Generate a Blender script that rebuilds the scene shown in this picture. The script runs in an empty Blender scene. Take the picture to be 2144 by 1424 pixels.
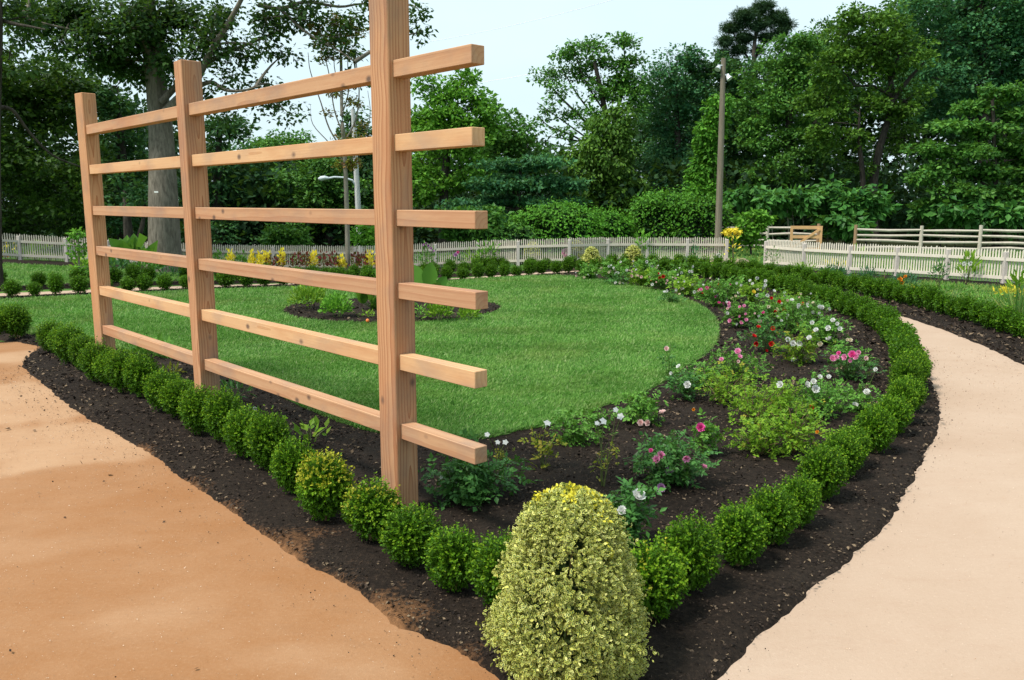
import bpy, math
import numpy as np
from mathutils import Vector, Matrix
rng = np.random.default_rng(11)
S = bpy.context.scene
COL = S.collection
R = math.radians
# ------------------------------------------------------------------ camera model (photo pixels <-> world)
F, CX, CY, EYE = 1740., 1072., 712., 2.0
PIT = math.atan((CY - 422.) / F)
cp, sp = math.cos(PIT), math.sin(PIT)

def sst(t):
    t = np.clip(t, 0, 1); return t * t * (3 - 2 * t)
_ax = [-1.0, -.72, -.616, -.501, -.438, -.357, -.271, -.168, -.099, .016, .13, .26, .9]
_az = [.25, .25, .12, -.06, -.17, -.28, -.30, -.33, -.22, -.10, 0, 0, 0]
def terr(x, y):                                   # gentle rise of the ground towards the far left
    x = np.asarray(x, float); y = np.asarray(y, float)
    a = x / np.maximum(y, 1.0)
    return np.interp(a, _ax, _az) * sst((y - 19.) / 7.5)
def ray(px, py):
    u = (px - CX) / F; v = (py - CY) / F
    return np.array([u, cp - v * sp, -sp - v * cp])
def G(px, py, z=None):                            # pixel -> point on the ground
    d = ray(px, py); zz = 0. if z is None else z
    for _ in range(12):
        t = (zz - EYE) / d[2]; x, y = d[0] * t, d[1] * t
        if z is not None: break
        zz = .5 * zz + .5 * float(terr(x, y))
    return np.array([x, y, zz])
def W(px, py, Y):                                 # pixel -> point at distance Y
    d = ray(px, py); t = Y / d[1]
    return np.array([d[0] * t, Y, EYE + d[2] * t])
def proj(p):
    x, y, z = p[0], p[1], p[2] - EYE
    dep = y * cp - z * sp; dn = -z * cp - y * sp
    return CX + F * x / dep, CY + F * dn / dep
def depth(p): return p[1] * cp - (p[2] - EYE) * sp

# ------------------------------------------------------------------ numpy mesh helpers
def unit(v): return v / np.maximum(np.linalg.norm(v, axis=-1, keepdims=True), 1e-9)
def rdir(n): return unit(rng.normal(size=(n, 3)))
class MB:
    def __init__(s): s.v = []; s.f = {3: [], 4: []}; s.m = {3: [], 4: []}; s.n = 0
    def add(s, v, f, mat=0):
        v = np.asarray(v, float).reshape(-1, 3); f = np.asarray(f, int); k = f.shape[1]
        s.v.append(v); s.f[k].append(f + s.n); s.m[k].append(np.full(len(f), mat)); s.n += len(v)
    def mesh(s, name, mats, smooth=False):
        v = np.concatenate(s.v) if s.v else np.zeros((0, 3))
        me = bpy.data.meshes.new(name); me.vertices.add(len(v)); me.vertices.foreach_set('co', v.astype(np.float32).ravel())
        loops = []; tot = []; mi = []
        for k in (3, 4):
            if s.f[k]:
                a = np.concatenate(s.f[k]); loops.append(a.ravel()); tot.append(np.full(len(a), k)); mi.append(np.concatenate(s.m[k]))
        loops = np.concatenate(loops); tot = np.concatenate(tot); mi = np.concatenate(mi)
        me.loops.add(len(loops)); me.polygons.add(len(tot))
        me.loops.foreach_set('vertex_index', loops.astype(np.int32))
        me.polygons.foreach_set('loop_start', (np.cumsum(tot) - tot).astype(np.int32))
        for m in (mats if isinstance(mats, (list, tuple)) else [mats]): me.materials.append(m)
        me.polygons.foreach_set('material_index', mi.astype(np.int32))
        me.polygons.foreach_set('use_smooth', np.full(len(tot), bool(smooth)))
        me.update(calc_edges=True); me.validate()
        return me
    # shapes
    def leaves(s, P, D, N, L, Wd, fold=.12, mat=0, mid=.45):
        n = len(P); L = np.broadcast_to(L, (n,))[:, None]; Wd = np.broadcast_to(Wd, (n,))[:, None]
        D = unit(D); Sd = unit(np.cross(D, N)); Nn = np.cross(Sd, D)
        m = P + D * L * mid + Nn * Wd * fold
        v = np.stack([P, m + Sd * Wd * .5, P + D * L, m - Sd * Wd * .5], 1).reshape(-1, 3)
        s.add(v, np.arange(n * 4).reshape(n, 4), mat)
    def tube(s, pts, rad, k=7, mat=0, cap=True):
        pts = np.asarray(pts, float); n = len(pts); rad = np.broadcast_to(rad, (n,))
        t = unit(np.gradient(pts, axis=0)); ref = np.array([0., 0, 1]) if abs(t[:, 2]).mean() < .9 else np.array([1., 0, 0])
        a = unit(np.cross(t, ref)); b = np.cross(t, a)
        th = np.arange(k) * 2 * np.pi / k
        v = pts[:, None] + rad[:, None, None] * (np.cos(th)[None, :, None] * a[:, None] + np.sin(th)[None, :, None] * b[:, None])
        i = np.arange(n - 1)[:, None] * k; j = np.arange(k)[None]; j2 = (j + 1) % k
        q = np.stack([i + j, i + j2, i + k + j2, i + k + j], -1).reshape(-1, 4)
        s.add(v.reshape(-1, 3), q, mat)
        if cap:
            for e, fl in ((0, 1), (n - 1, 0)):
                vv = np.concatenate([v[e], pts[e:e + 1]]); tri = np.stack([np.arange(k), (np.arange(k) + 1) % k, np.full(k, k)], 1)
                s.add(vv, tri[:, ::-1] if fl else tri, mat)
    def box(s, c, size, mat=0, ax=None, bev=0.0):
        c = np.asarray(c, float); h = np.asarray(size, float) / 2
        if bev <= 0:
            v = np.array([[x, y, z] for x in (-1, 1) for y in (-1, 1) for z in (-1, 1)]) * h
            f = [[0, 1, 3, 2], [4, 6, 7, 5], [0, 4, 5, 1], [2, 3, 7, 6], [0, 2, 6, 4], [1, 5, 7, 3]]
            if ax is not None: v = v @ np.asarray(ax)
            s.add(v + c, f, mat)
        else:                                      # chamfered box along local z
            b = bev; o = [(-h[0] + b, -h[1]), (h[0] - b, -h[1]), (h[0], -h[1] + b), (h[0], h[1] - b), (h[0] - b, h[1]), (-h[0] + b, h[1]), (-h[0], h[1] - b), (-h[0], -h[1] + b)]
            o = np.array(o); k = len(o); rows = []
            for z, sc in ((-h[2], 1 - b / h[0]), (-h[2] + b, 1), (h[2] - b, 1), (h[2], 1 - b / h[0])):
                rows.append(np.c_[o * sc, np.full(k, z)])
            v = np.concatenate(rows)
            q = []
            for i in range(3):
                for j in range(k): q.append([i * k + j, i * k + (j + 1) % k, (i + 1) * k + (j + 1) % k, (i + 1) * k + j])
            v2 = np.concatenate([v, [[0, 0, -h[2]], [0, 0, h[2]]]])
            t = []
            for j in range(k): t.append([(j + 1) % k, j, 4 * k]); t.append([3 * k + j, 3 * k + (j + 1) % k, 4 * k + 1])
            if ax is not None: v2 = v2 @ np.asarray(ax)
            n0 = s.n; s.add(v2 + c, q, mat); s.f[3].append(np.array(t) + n0); s.m[3].append(np.full(len(t), mat))

def tag(o, label=None, cat=None, group=None, kind=None):
    for k, v in (('label', label), ('category', cat), ('group', group), ('kind', kind)):
        if v: o[k] = v
    return o
def link(name, me, parent=None, loc=None):
    o = bpy.data.objects.new(name, me); COL.objects.link(o)
    if parent is not None: o.parent = parent
    if loc is not None: o.location = [float(c) for c in loc]
    return o
def empty(name, loc, label, cat, group=None, rz=0, sc=1):
    o = bpy.data.objects.new(name, None); COL.objects.link(o); o.empty_display_size = .1
    o.location = [float(c) for c in loc]; o.rotation_euler = (0, 0, rz)
    o.scale = (sc, sc, sc) if np.isscalar(sc) else sc
    return tag(o, label, cat, group)

# smooth value noise in 2-D
_tab = np.random.default_rng(5).random((256, 256))
def vn(x, y, sc=1., seed=0):
    x = np.asarray(x) * sc + seed * 17.3; y = np.asarray(y) * sc + seed * 9.1
    i = np.floor(x).astype(int); j = np.floor(y).astype(int); fx = x - i; fy = y - j
    fx = fx * fx * (3 - 2 * fx); fy = fy * fy * (3 - 2 * fy)
    a = _tab[i & 255, j & 255]; b = _tab[(i + 1) & 255, j & 255]; c = _tab[i & 255, (j + 1) & 255]; d = _tab[(i + 1) & 255, (j + 1) & 255]
    return (a * (1 - fx) + b * fx) * (1 - fy) + (c * (1 - fx) + d * fx) * fy
def fbm(x, y, sc, o=3, seed=0):
    r = 0; w = 0
    for k in range(o): r = r + vn(x, y, sc * 2 ** k, seed + k) * .5 ** k; w += .5 ** k
    return r / w
def crom(P, m=8, closed=False):                   # Catmull-Rom resample
    P = np.asarray(P, float)
    Q = np.concatenate([P[-1:], P, P[:2]]) if closed else np.concatenate([2 * P[:1] - P[1:2], P, 2 * P[-1:] - P[-2:-1]])
    out = []
    for i in range(1, len(Q) - 2):
        t = np.linspace(0, 1, m, endpoint=False)[:, None]; a, b, c, d = Q[i - 1], Q[i], Q[i + 1], Q[i + 2]
        out.append(.5 * (2 * b + (c - a) * t + (2 * a - 5 * b + 4 * c - d) * t ** 2 + (3 * b - a - 3 * c + d) * t ** 3))
    if not closed: out.append(P[-1:])
    return np.concatenate(out)
def resample(P, step):
    P = np.asarray(P, float); d = np.r_[0, np.cumsum(np.linalg.norm(np.diff(P, axis=0), axis=1))]
    t = np.arange(0, d[-1], step); return np.stack([np.interp(t, d, P[:, k]) for k in range(P.shape[1])], 1)
def offset(P, d):                                 # offset an open polyline to its left by d
    P = np.asarray(P, float); t = unit(np.gradient(P, axis=0)); return P + np.stack([-t[:, 1], t[:, 0]], 1) * d
def sdist(Q, poly):                               # + inside, - outside
    best = np.full(len(Q), 1e9); ins = np.zeros(len(Q), bool); A = poly; B = np.roll(poly, -1, 0)
    for a, b in zip(A, B):
        ab = b - a; L = max(ab @ ab, 1e-12); t = np.clip(((Q - a) @ ab) / L, 0, 1)
        dd = Q - (a + t[:, None] * ab); best = np.minimum(best, np.einsum('ij,ij->i', dd, dd))
        if a[1] != b[1]:
            c = ((a[1] > Q[:, 1]) != (b[1] > Q[:, 1])) & (Q[:, 0] < (b[0] - a[0]) * (Q[:, 1] - a[1]) / (b[1] - a[1]) + a[0]); ins ^= c
    d = np.sqrt(best); return np.where(ins, d, -d)
_sdc = {}
def sdl(Q, poly, cell=.06):                        # signed distance looked up in a cached raster
    key = poly.tobytes()
    if key not in _sdc:
        lo = poly.min(0) - .3; n = np.ceil((poly.max(0) + .3 - lo) / cell).astype(int) + 2
        cell_ = cell * max(1., math.sqrt(n[0] * n[1] / 60000.)); n = np.ceil((poly.max(0) + .3 - lo) / cell_).astype(int) + 2
        X, Y = np.meshgrid(lo[0] + np.arange(n[0]) * cell_, lo[1] + np.arange(n[1]) * cell_, indexing='ij')
        _sdc[key] = (lo, cell_, sdist(np.c_[X.ravel(), Y.ravel()], poly).reshape(n))
    lo, cl, A = _sdc[key]; u = (Q - lo) / cl; u = np.clip(u, 0, np.array(A.shape) - 1.001); i = u.astype(int); f = u - i
    a = A[i[:, 0], i[:, 1]]; b = A[i[:, 0] + 1, i[:, 1]]; c = A[i[:, 0], i[:, 1] + 1]; d = A[i[:, 0] + 1, i[:, 1] + 1]
    return (a * (1 - f[:, 0]) + b * f[:, 0]) * (1 - f[:, 1]) + (c * (1 - f[:, 0]) + d * f[:, 0]) * f[:, 1]
def patch(name, poly, cell, zin, m, margin=.14, soft=.1, rag=.03, bump=.006, attr=None, kind='structure', zout=-.035, holes=()):
    lo = poly.min(0) - margin; hi = poly.max(0) + margin
    nx, ny = [int(c) for c in np.ceil((hi - lo) / cell)]
    X, Y = np.meshgrid(lo[0] + np.arange(nx + 1) * cell, lo[1] + np.arange(ny + 1) * cell, indexing='ij')
    Q = np.c_[X.ravel(), Y.ravel()]; sd = sdl(Q, poly)
    for hl in holes: sd = np.minimum(sd, -sdl(Q, hl))
    e = sd + (fbm(Q[:, 0], Q[:, 1], 9., 4, 3) - .5) * rag * 2.2
    z = zout + (zin - zout) * sst((e + soft * .5) / soft) + (fbm(Q[:, 0], Q[:, 1], 5., 4, 8) - .5) * bump * 2
    v = np.c_[Q, terr(Q[:, 0], Q[:, 1]) + z]
    ix = np.arange((nx + 1) * (ny + 1)).reshape(nx + 1, ny + 1)
    q = np.stack([ix[:-1, :-1], ix[1:, :-1], ix[1:, 1:], ix[:-1, 1:]], -1).reshape(-1, 4)
    q = q[(sd[q] > -margin).any(1)]
    used = np.unique(q); mp = np.zeros(len(v), int); mp[used] = np.arange(len(used))
    b = MB(); b.add(v[used], mp[q]); me = b.mesh(name, m, True)
    if attr is not None:
        at = me.attributes.new('patch', 'FLOAT', 'POINT'); at.data.foreach_set('value', np.asarray(attr(Q[used], sd[used]), np.float32))
    return tag(link(name, me), kind=kind)
def scatter(poly, n, dens=None, holes=()):
    lo, hi = poly.min(0), poly.max(0); out = []; tot = 0
    while tot < n:
        Q = lo + rng.random((n * 2, 2)) * (hi - lo)
        if dens is not None: Q = Q[rng.random(len(Q)) < dens(Q)]
        sd = sdl(Q, poly)
        for h in holes: sd = np.minimum(sd, -sdl(Q, h))
        Q = Q[sd > 0]; out.append(Q); tot += len(Q)
    return np.concatenate(out)[:n]

# ------------------------------------------------------------------ materials
class NT:
    def __init__(s, name):
        s.m = bpy.data.materials.new(name); s.m.use_nodes = True; s.t = s.m.node_tree; s.t.nodes.clear()
        s.out = s.t.nodes.new('ShaderNodeOutputMaterial')
    def n(s, typ, ins=None, **kw):
        nd = s.t.nodes.new('ShaderNode' + typ)
        for k, v in kw.items(): setattr(nd, k, v)
        for k, v in (ins or {}).items():
            if hasattr(v, 'links') or isinstance(v, bpy.types.NodeSocket): s.t.links.new(v, nd.inputs[k])
            else: nd.inputs[k].default_value = v
        return nd
    def ramp(s, fac, stops, interp='LINEAR'):
        nd = s.t.nodes.new('ShaderNodeValToRGB'); s.t.links.new(fac, nd.inputs[0]); cr = nd.color_ramp; cr.interpolation = interp
        while len(cr.elements) < len(stops): cr.elements.new(.5)
        for e, (p, c) in zip(cr.elements, stops): e.position = p; e.color = (*c, 1) if len(c) == 3 else c
        return nd.outputs[0]
    def mix(s, f, a, b, typ='MIX'):
        nd = s.t.nodes.new('ShaderNodeMix'); nd.data_type = 'RGBA'; nd.blend_type = typ
        for k, v in ((0, f), (6, a), (7, b)):
            if isinstance(v, bpy.types.NodeSocket): s.t.links.new(v, nd.inputs[k])
            else: nd.inputs[k].default_value = v if k == 0 else (*v, 1)
        return nd.outputs[2]
    def math(s, op, a, b=0., c=0.):
        nd = s.t.nodes.new('ShaderNodeMath'); nd.operation = op
        for k, v in enumerate((a, b, c)):
            if isinstance(v, bpy.types.NodeSocket): s.t.links.new(v, nd.inputs[k])
            else: nd.inputs[k].default_value = v
        return nd.outputs[0]
    def noise(s, vec, scale, det=3., rough=.55, dist=0.):
        nd = s.n('TexNoise', {'Scale': scale, 'Detail': det, 'Roughness': rough, 'Distortion': dist})
        if vec is not None: s.t.links.new(vec, nd.inputs['Vector'])
        return nd.outputs['Fac']
    def coord(s, k='Object'): return s.n('TexCoord').outputs[k]
    def scale(s, vec, sc, loc=(0, 0, 0)): return s.n('Mapping', {'Vector': vec, 'Scale': sc, 'Location': loc}).outputs[0]
    def bump(s, h, st, d): return s.n('Bump', {'Height': h, 'Strength': st, 'Distance': d}).outputs[0]
    def end(s, sh): s.t.links.new(sh, s.out.inputs[0]); return s.m

def leafmat(name, cols, trans=.3, rough=.6, nsc=.7, nv=.5, spec=.16):
    s = NT(name); rnd = s.n('NewGeometry').outputs['Random Per Island']
    st = [(i / max(len(cols) - 1, 1), c) for i, c in enumerate(cols)]
    c = s.ramp(rnd, st)
    nz = s.noise(s.coord('Object'), nsc, 2.)
    oi = s.n('ObjectInfo').outputs['Random']
    v = s.math('ADD', s.math('MULTIPLY_ADD', nz, nv * 2, 1 - nv), s.math('MULTIPLY_ADD', oi, .24, -.12))
    h = s.n('HueSaturation', {'Hue': .5, 'Saturation': 1., 'Value': v, 'Fac': 1., 'Color': c}).outputs[0]
    p = s.n('BsdfPrincipled', {'Base Color': h, 'Roughness': rough, 'Specular IOR Level': spec})
    if trans <= 0: return s.end(p.outputs[0])
    tc = s.mix(.5, h, (.16, .30, .02), 'MIX') if trans > .05 else h
    t = s.n('BsdfTranslucent', {'Color': tc})
    return s.end(s.n('MixShader', {0: trans, 1: p.outputs[0], 2: t.outputs[0]}).outputs[0])
def blademat():                                      # grass: mower bands, thin yellowish patches, blade-to-blade variation
    s = NT('grass_blade'); rnd = s.n('NewGeometry').outputs['Random Per Island']; co = s.coord()
    c = s.ramp(rnd, [(0, (.06, .165, .026)), (.4, (.098, .235, .038)), (.8, (.155, .30, .06)), (1, (.28, .36, .15))])
    band = s.noise(s.scale(co, (.22, 1.15, 1)), 1.15, 3., .6); pt = s.noise(co, 1.6, 4., .65); ye = s.noise(co, .75, 4., .6, .3)
    v = s.math('ADD', s.math('MULTIPLY_ADD', band, 1.0, .70), s.math('MULTIPLY_ADD', pt, .6, -.3))
    c = s.mix(s.math('MULTIPLY', s.ramp(ye, [(.5, (0, 0, 0)), (.72, (1, 1, 1))]), .38), c, (.27, .30, .085))
    h = s.n('HueSaturation', {'Color': c, 'Value': v, 'Fac': 1.}).outputs[0]
    p = s.n('BsdfPrincipled', {'Base Color': h, 'Roughness': .5, 'Specular IOR Level': .2}); t = s.n('BsdfTranslucent', {'Color': h})
    return s.end(s.n('MixShader', {0: .4, 1: p.outputs[0], 2: t.outputs[0]}).outputs[0])
def petal(name, c1, c2, trans=.4):
    s = NT(name); rnd = s.n('NewGeometry').outputs['Random Per Island']; c = s.mix(rnd, c1, c2)
    p = s.n('BsdfPrincipled', {'Base Color': c, 'Roughness': .55, 'Specular IOR Level': .25}); t = s.n('BsdfTranslucent', {'Color': c})
    return s.end(s.n('MixShader', {0: trans, 1: p.outputs[0], 2: t.outputs[0]}).outputs[0])
def barkmat(name, a, b, sc=(6, 6, 1.2)):
    s = NT(name); v = s.scale(s.coord(), sc); n1 = s.noise(v, 2.2, 5., .65); n2 = s.noise(s.coord(), .8, 3.)
    c = s.mix(s.math('MULTIPLY', s.math('ADD', n1, n2), .5), a, b)
    c = s.ramp(n1, [(.3, a), (.65, b)])
    return s.end(s.n('BsdfPrincipled', {'Base Color': c, 'Roughness': .9, 'Specular IOR Level': .15, 'Normal': s.bump(n1, .9, .04)}).outputs[0])
def plain(name, c, rough=.6, var=.15, metal=0.):
    s = NT(name); n = s.noise(s.coord(), 9., 4.); h = s.n('HueSaturation', {'Color': (*c, 1), 'Value': s.math('MULTIPLY_ADD', n, var * 2, 1 - var)}).outputs[0]
    return s.end(s.n('BsdfPrincipled', {'Base Color': h, 'Roughness': rough, 'Metallic': metal, 'Specular IOR Level': .25}).outputs[0])

def woodmat(name, light, dark, grey, ring=.02, wa=1., str_=.85):
    s = NT(name); co = s.coord(); oi = s.n('ObjectInfo').outputs['Random']
    sep = s.n('SeparateXYZ', {0: co}); x, y, z = sep.outputs
    z = s.math('ADD', z, s.math('MULTIPLY', oi, 23.))
    wob = s.noise(s.n('CombineXYZ', {0: x, 1: y, 2: s.math('MULTIPLY', z, .35)}).outputs[0], 3., 3., .5)
    wob2 = s.noise(s.n('CombineXYZ', {0: oi, 1: oi, 2: z}).outputs[0], .9, 2.)
    xx = s.math('ADD', s.math('ADD', x, s.math('MULTIPLY_ADD', oi, .10, .02)), s.math('MULTIPLY_ADD', wob2, .16 * wa, -.08 * wa))
    yy = s.math('ADD', s.math('ADD', y, s.math('MULTIPLY_ADD', oi, -.08, .06)), s.math('MULTIPLY_ADD', wob, .03 * wa, -.015 * wa))
    d = s.math('SQRT', s.math('ADD', s.math('MULTIPLY', xx, xx), s.math('MULTIPLY', yy, yy)))
    sw = s.math('FRACT', s.math('DIVIDE', d, ring))
    fine = s.noise(s.n('CombineXYZ', {0: s.math('MULTIPLY', x, 90.), 1: s.math('MULTIPLY', y, 90.), 2: s.math('MULTIPLY', z, 2.5)}).outputs[0], 1., 3.)
    c = s.mix(s.math('MULTIPLY', s.math('POWER', sw, 3.), str_), light, dark)
    c = s.mix(s.math('MULTIPLY_ADD', fine, .5, -.1), c, dark)
    blot = s.noise(s.n('CombineXYZ', {0: s.math('MULTIPLY', x, 2.), 1: s.math('MULTIPLY', y, 2.), 2: z}).outputs[0], 1.6, 4., .6)
    c = s.mix(s.math('MULTIPLY', s.ramp(blot, [(.48, (0, 0, 0)), (.7, (1, 1, 1))]), .62), c, grey)
    red = s.noise(s.n('CombineXYZ', {0: s.math('MULTIPLY', x, 5.), 1: s.math('MULTIPLY', y, 5.), 2: s.math('MULTIPLY', z, .8)}).outputs[0], 1.3, 5., .65)
    c = s.mix(s.math('MULTIPLY', s.ramp(red, [(.48, (0, 0, 0)), (.68, (1, 1, 1))]), .5), c, (.40, .165, .075))
    vo = s.n('TexVoronoi', {'Vector': s.n('CombineXYZ', {0: s.math('MULTIPLY', x, 1.1), 1: s.math('MULTIPLY', y, 1.1), 2: s.math('MULTIPLY', z, .75)}).outputs[0], 'Scale': 4.2, 'Randomness': 1.}).outputs['Distance']
    kn = s.ramp(vo, [(.05, (1, 1, 1)), (.1, (.35, .35, .35)), (.13, (0, 0, 0))])
    c = s.mix(s.math('MULTIPLY', kn, .85), c, (.085, .055, .045))
    hv = s.n('HueSaturation', {'Color': c, 'Hue': s.math('MULTIPLY_ADD', oi, .012, .494), 'Value': s.math('MULTIPLY_ADD', oi, .3, .86)}).outputs[0]
    return s.end(s.n('BsdfPrincipled', {'Base Color': hv, 'Roughness': .72, 'Specular IOR Level': .25, 'Normal': s.bump(s.math('ADD', fine, s.math('MULTIPLY', sw, .4)), .35, .003)}).outputs[0])

M = {}
M['wood'] = woodmat('cedar_wood', (.51, .285, .152), (.27, .10, .04), (.20, .14, .11), .02, 1.3, .95)
M['railwood'] = woodmat('cedar_rail_wood', (.55, .335, .185), (.36, .165, .075), (.27, .195, .155), .03, .25, .55)
M['picket'] = plain('weathered_picket_wood', (.62, .56, .47), .8, .15)
M['picket_shaded'] = plain('shaded_picket_wood', (.53, .475, .395), .8, .18)  # darker copy of the picket wood, the oak's shade put into its colour
M['picket_post'] = plain('weathered_post_wood', (.48, .43, .39), .8, .2)
M['splitrail'] = plain('grey_split_rail', (.46, .41, .34), .85, .3)
M['postwood'] = plain('brown_round_post', (.30, .19, .11), .85, .3)
M['gatewood'] = plain('new_orange_gate_wood', (.62, .36, .17), .7, .15)
M['polewood'] = barkmat('pole_wood', (.14, .12, .09), (.22, .19, .145), (8, 8, .6))
M['palepole'] = barkmat('pale_pole_wood', (.42, .42, .42), (.58, .58, .57), (8, 8, .6))
M['metal'] = plain('lamp_metal', (.62, .66, .70), .4, .05, .3)
M['bark'] = barkmat('grey_bark', (.075, .065, .05), (.20, .175, .14))
M['barkdark'] = barkmat('dark_bark', (.02, .017, .014), (.07, .06, .048))
M['barkyoung'] = barkmat('young_bark', (.16, .14, .11), (.26, .235, .19))
M['stem'] = plain('green_stem', (.10, .13, .04), .6, .25)
M['cane'] = plain('brown_cane', (.16, .11, .05), .7, .25)
# boxwood
M['box'] = leafmat('boxwood_leaf', [(.024, .076, .003), (.048, .136, .004), (.09, .212, .006)], .3, .5, 9., .3)
M['boxtip'] = leafmat('boxwood_new_growth', [(.10, .25, .010), (.18, .34, .015), (.26, .40, .02)], .38, .5, 9., .3)
M['boxyellow'] = leafmat('boxwood_yellow_tip', [(.22, .30, .02), (.40, .42, .03), (.50, .45, .04)], .35, .4, 9., .3)
M['boxcore'] = plain('boxwood_twigs', (.02, .035, .01), .9, .3)
M['varcream'] = leafmat('variegated_leaf_margin', [(.54, .55, .10), (.68, .67, .16), (.78, .75, .28)], .25, .45, 7., .22)
M['varyellow'] = leafmat('yellow_leaf', [(.62, .56, .04), (.76, .66, .05), (.66, .60, .10)], .3, .45, 7., .15)
M['vargreen'] = leafmat('variegated_leaf_middle', [(.05, .10, .03), (.09, .15, .05), (.13, .18, .06)], .2, .45, 7., .25)
# trees
M['oak'] = leafmat('oak_leaf', [(.013, .039, .013), (.028, .072, .018), (.055, .121, .024)], .30, .5, .5, .4)
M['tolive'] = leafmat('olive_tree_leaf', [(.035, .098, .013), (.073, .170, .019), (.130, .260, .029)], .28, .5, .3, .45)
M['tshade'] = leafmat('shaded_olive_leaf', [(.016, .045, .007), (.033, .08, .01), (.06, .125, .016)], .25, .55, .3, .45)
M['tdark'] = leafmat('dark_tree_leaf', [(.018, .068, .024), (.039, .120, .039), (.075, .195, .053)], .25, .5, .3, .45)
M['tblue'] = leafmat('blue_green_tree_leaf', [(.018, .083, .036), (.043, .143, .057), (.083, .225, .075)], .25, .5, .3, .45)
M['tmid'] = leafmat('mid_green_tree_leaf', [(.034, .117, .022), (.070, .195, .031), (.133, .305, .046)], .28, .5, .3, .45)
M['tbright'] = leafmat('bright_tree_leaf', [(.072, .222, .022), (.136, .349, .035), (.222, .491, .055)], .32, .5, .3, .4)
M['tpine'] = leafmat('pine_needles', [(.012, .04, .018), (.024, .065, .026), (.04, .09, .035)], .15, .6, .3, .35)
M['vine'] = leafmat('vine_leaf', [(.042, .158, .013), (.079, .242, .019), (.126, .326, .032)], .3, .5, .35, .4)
M['wood_fill'] = leafmat('shaded_woodland_leaf', [(.006, .022, .007), (.012, .04, .012), (.022, .062, .018)], .15, .7, .25, .5)  # very dark leaf colour, under-canopy shade is painted into it
M['sumac'] = leafmat('broad_leaf', [(.028, .110, .022), (.055, .179, .034), (.097, .262, .048)], .25, .45, .5, .35)
# bed plants
M['rose_d'] = leafmat('rose_leaf_dark', [(.03, .10, .022), (.055, .16, .035), (.09, .23, .05)], .25, .35, 3., .3)
M['rose_m'] = leafmat('rose_leaf', [(.062, .179, .022), (.106, .269, .036), (.168, .358, .056)], .3, .4, 3., .3)
M['rose_l'] = leafmat('rose_leaf_light', [(.09, .21, .012), (.16, .31, .02), (.26, .41, .03)], .35, .4, 3., .35)
M['rose_y'] = leafmat('yellowing_leaf', [(.14, .22, .02), (.30, .32, .03), (.45, .36, .05)], .35, .45, 3., .3)
M['lime'] = leafmat('lime_shrub_leaf', [(.12, .28, .018), (.20, .38, .03), (.30, .46, .05)], .35, .45, 3., .3)
M['canna'] = leafmat('canna_leaf', [(.05, .16, .02), (.09, .23, .03), (.13, .28, .04)], .35, .35, 2., .3)
M['glauc'] = leafmat('blue_grey_leaf', [(.03, .10, .045), (.05, .15, .07), (.08, .2, .1)], .25, .55, 2., .3)
M['yellowfol'] = petal('yellow_foliage', (.70, .56, .03), (.85, .76, .08))
M['crimfol'] = leafmat('crimson_foliage', [(.10, .014, .022), (.20, .02, .035), (.05, .02, .012)], .25, .5, 2., .3)
PET = {'white': petal('white_petal', (.78, .78, .72), (.88, .88, .86)), 'cream': petal('cream_petal', (.78, .70, .48), (.85, .80, .64)),
       'blush': petal('blush_petal', (.88, .60, .58), (.90, .72, .68)), 'pink': petal('pink_petal', (.85, .30, .52), (.90, .46, .66)),
       'magenta': petal('magenta_petal', (.78, .08, .36), (.86, .16, .46)), 'red': petal('red_petal', (.60, .008, .015), (.75, .03, .03)),
       'orange': petal('orange_petal', (.75, .25, .02), (.8, .4, .04)), 'yellow': petal('yellow_petal', (.78, .6, .04), (.85, .7, .1)),
       'lilac': petal('lilac_petal', (.52, .25, .50), (.62, .38, .60))}
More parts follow.
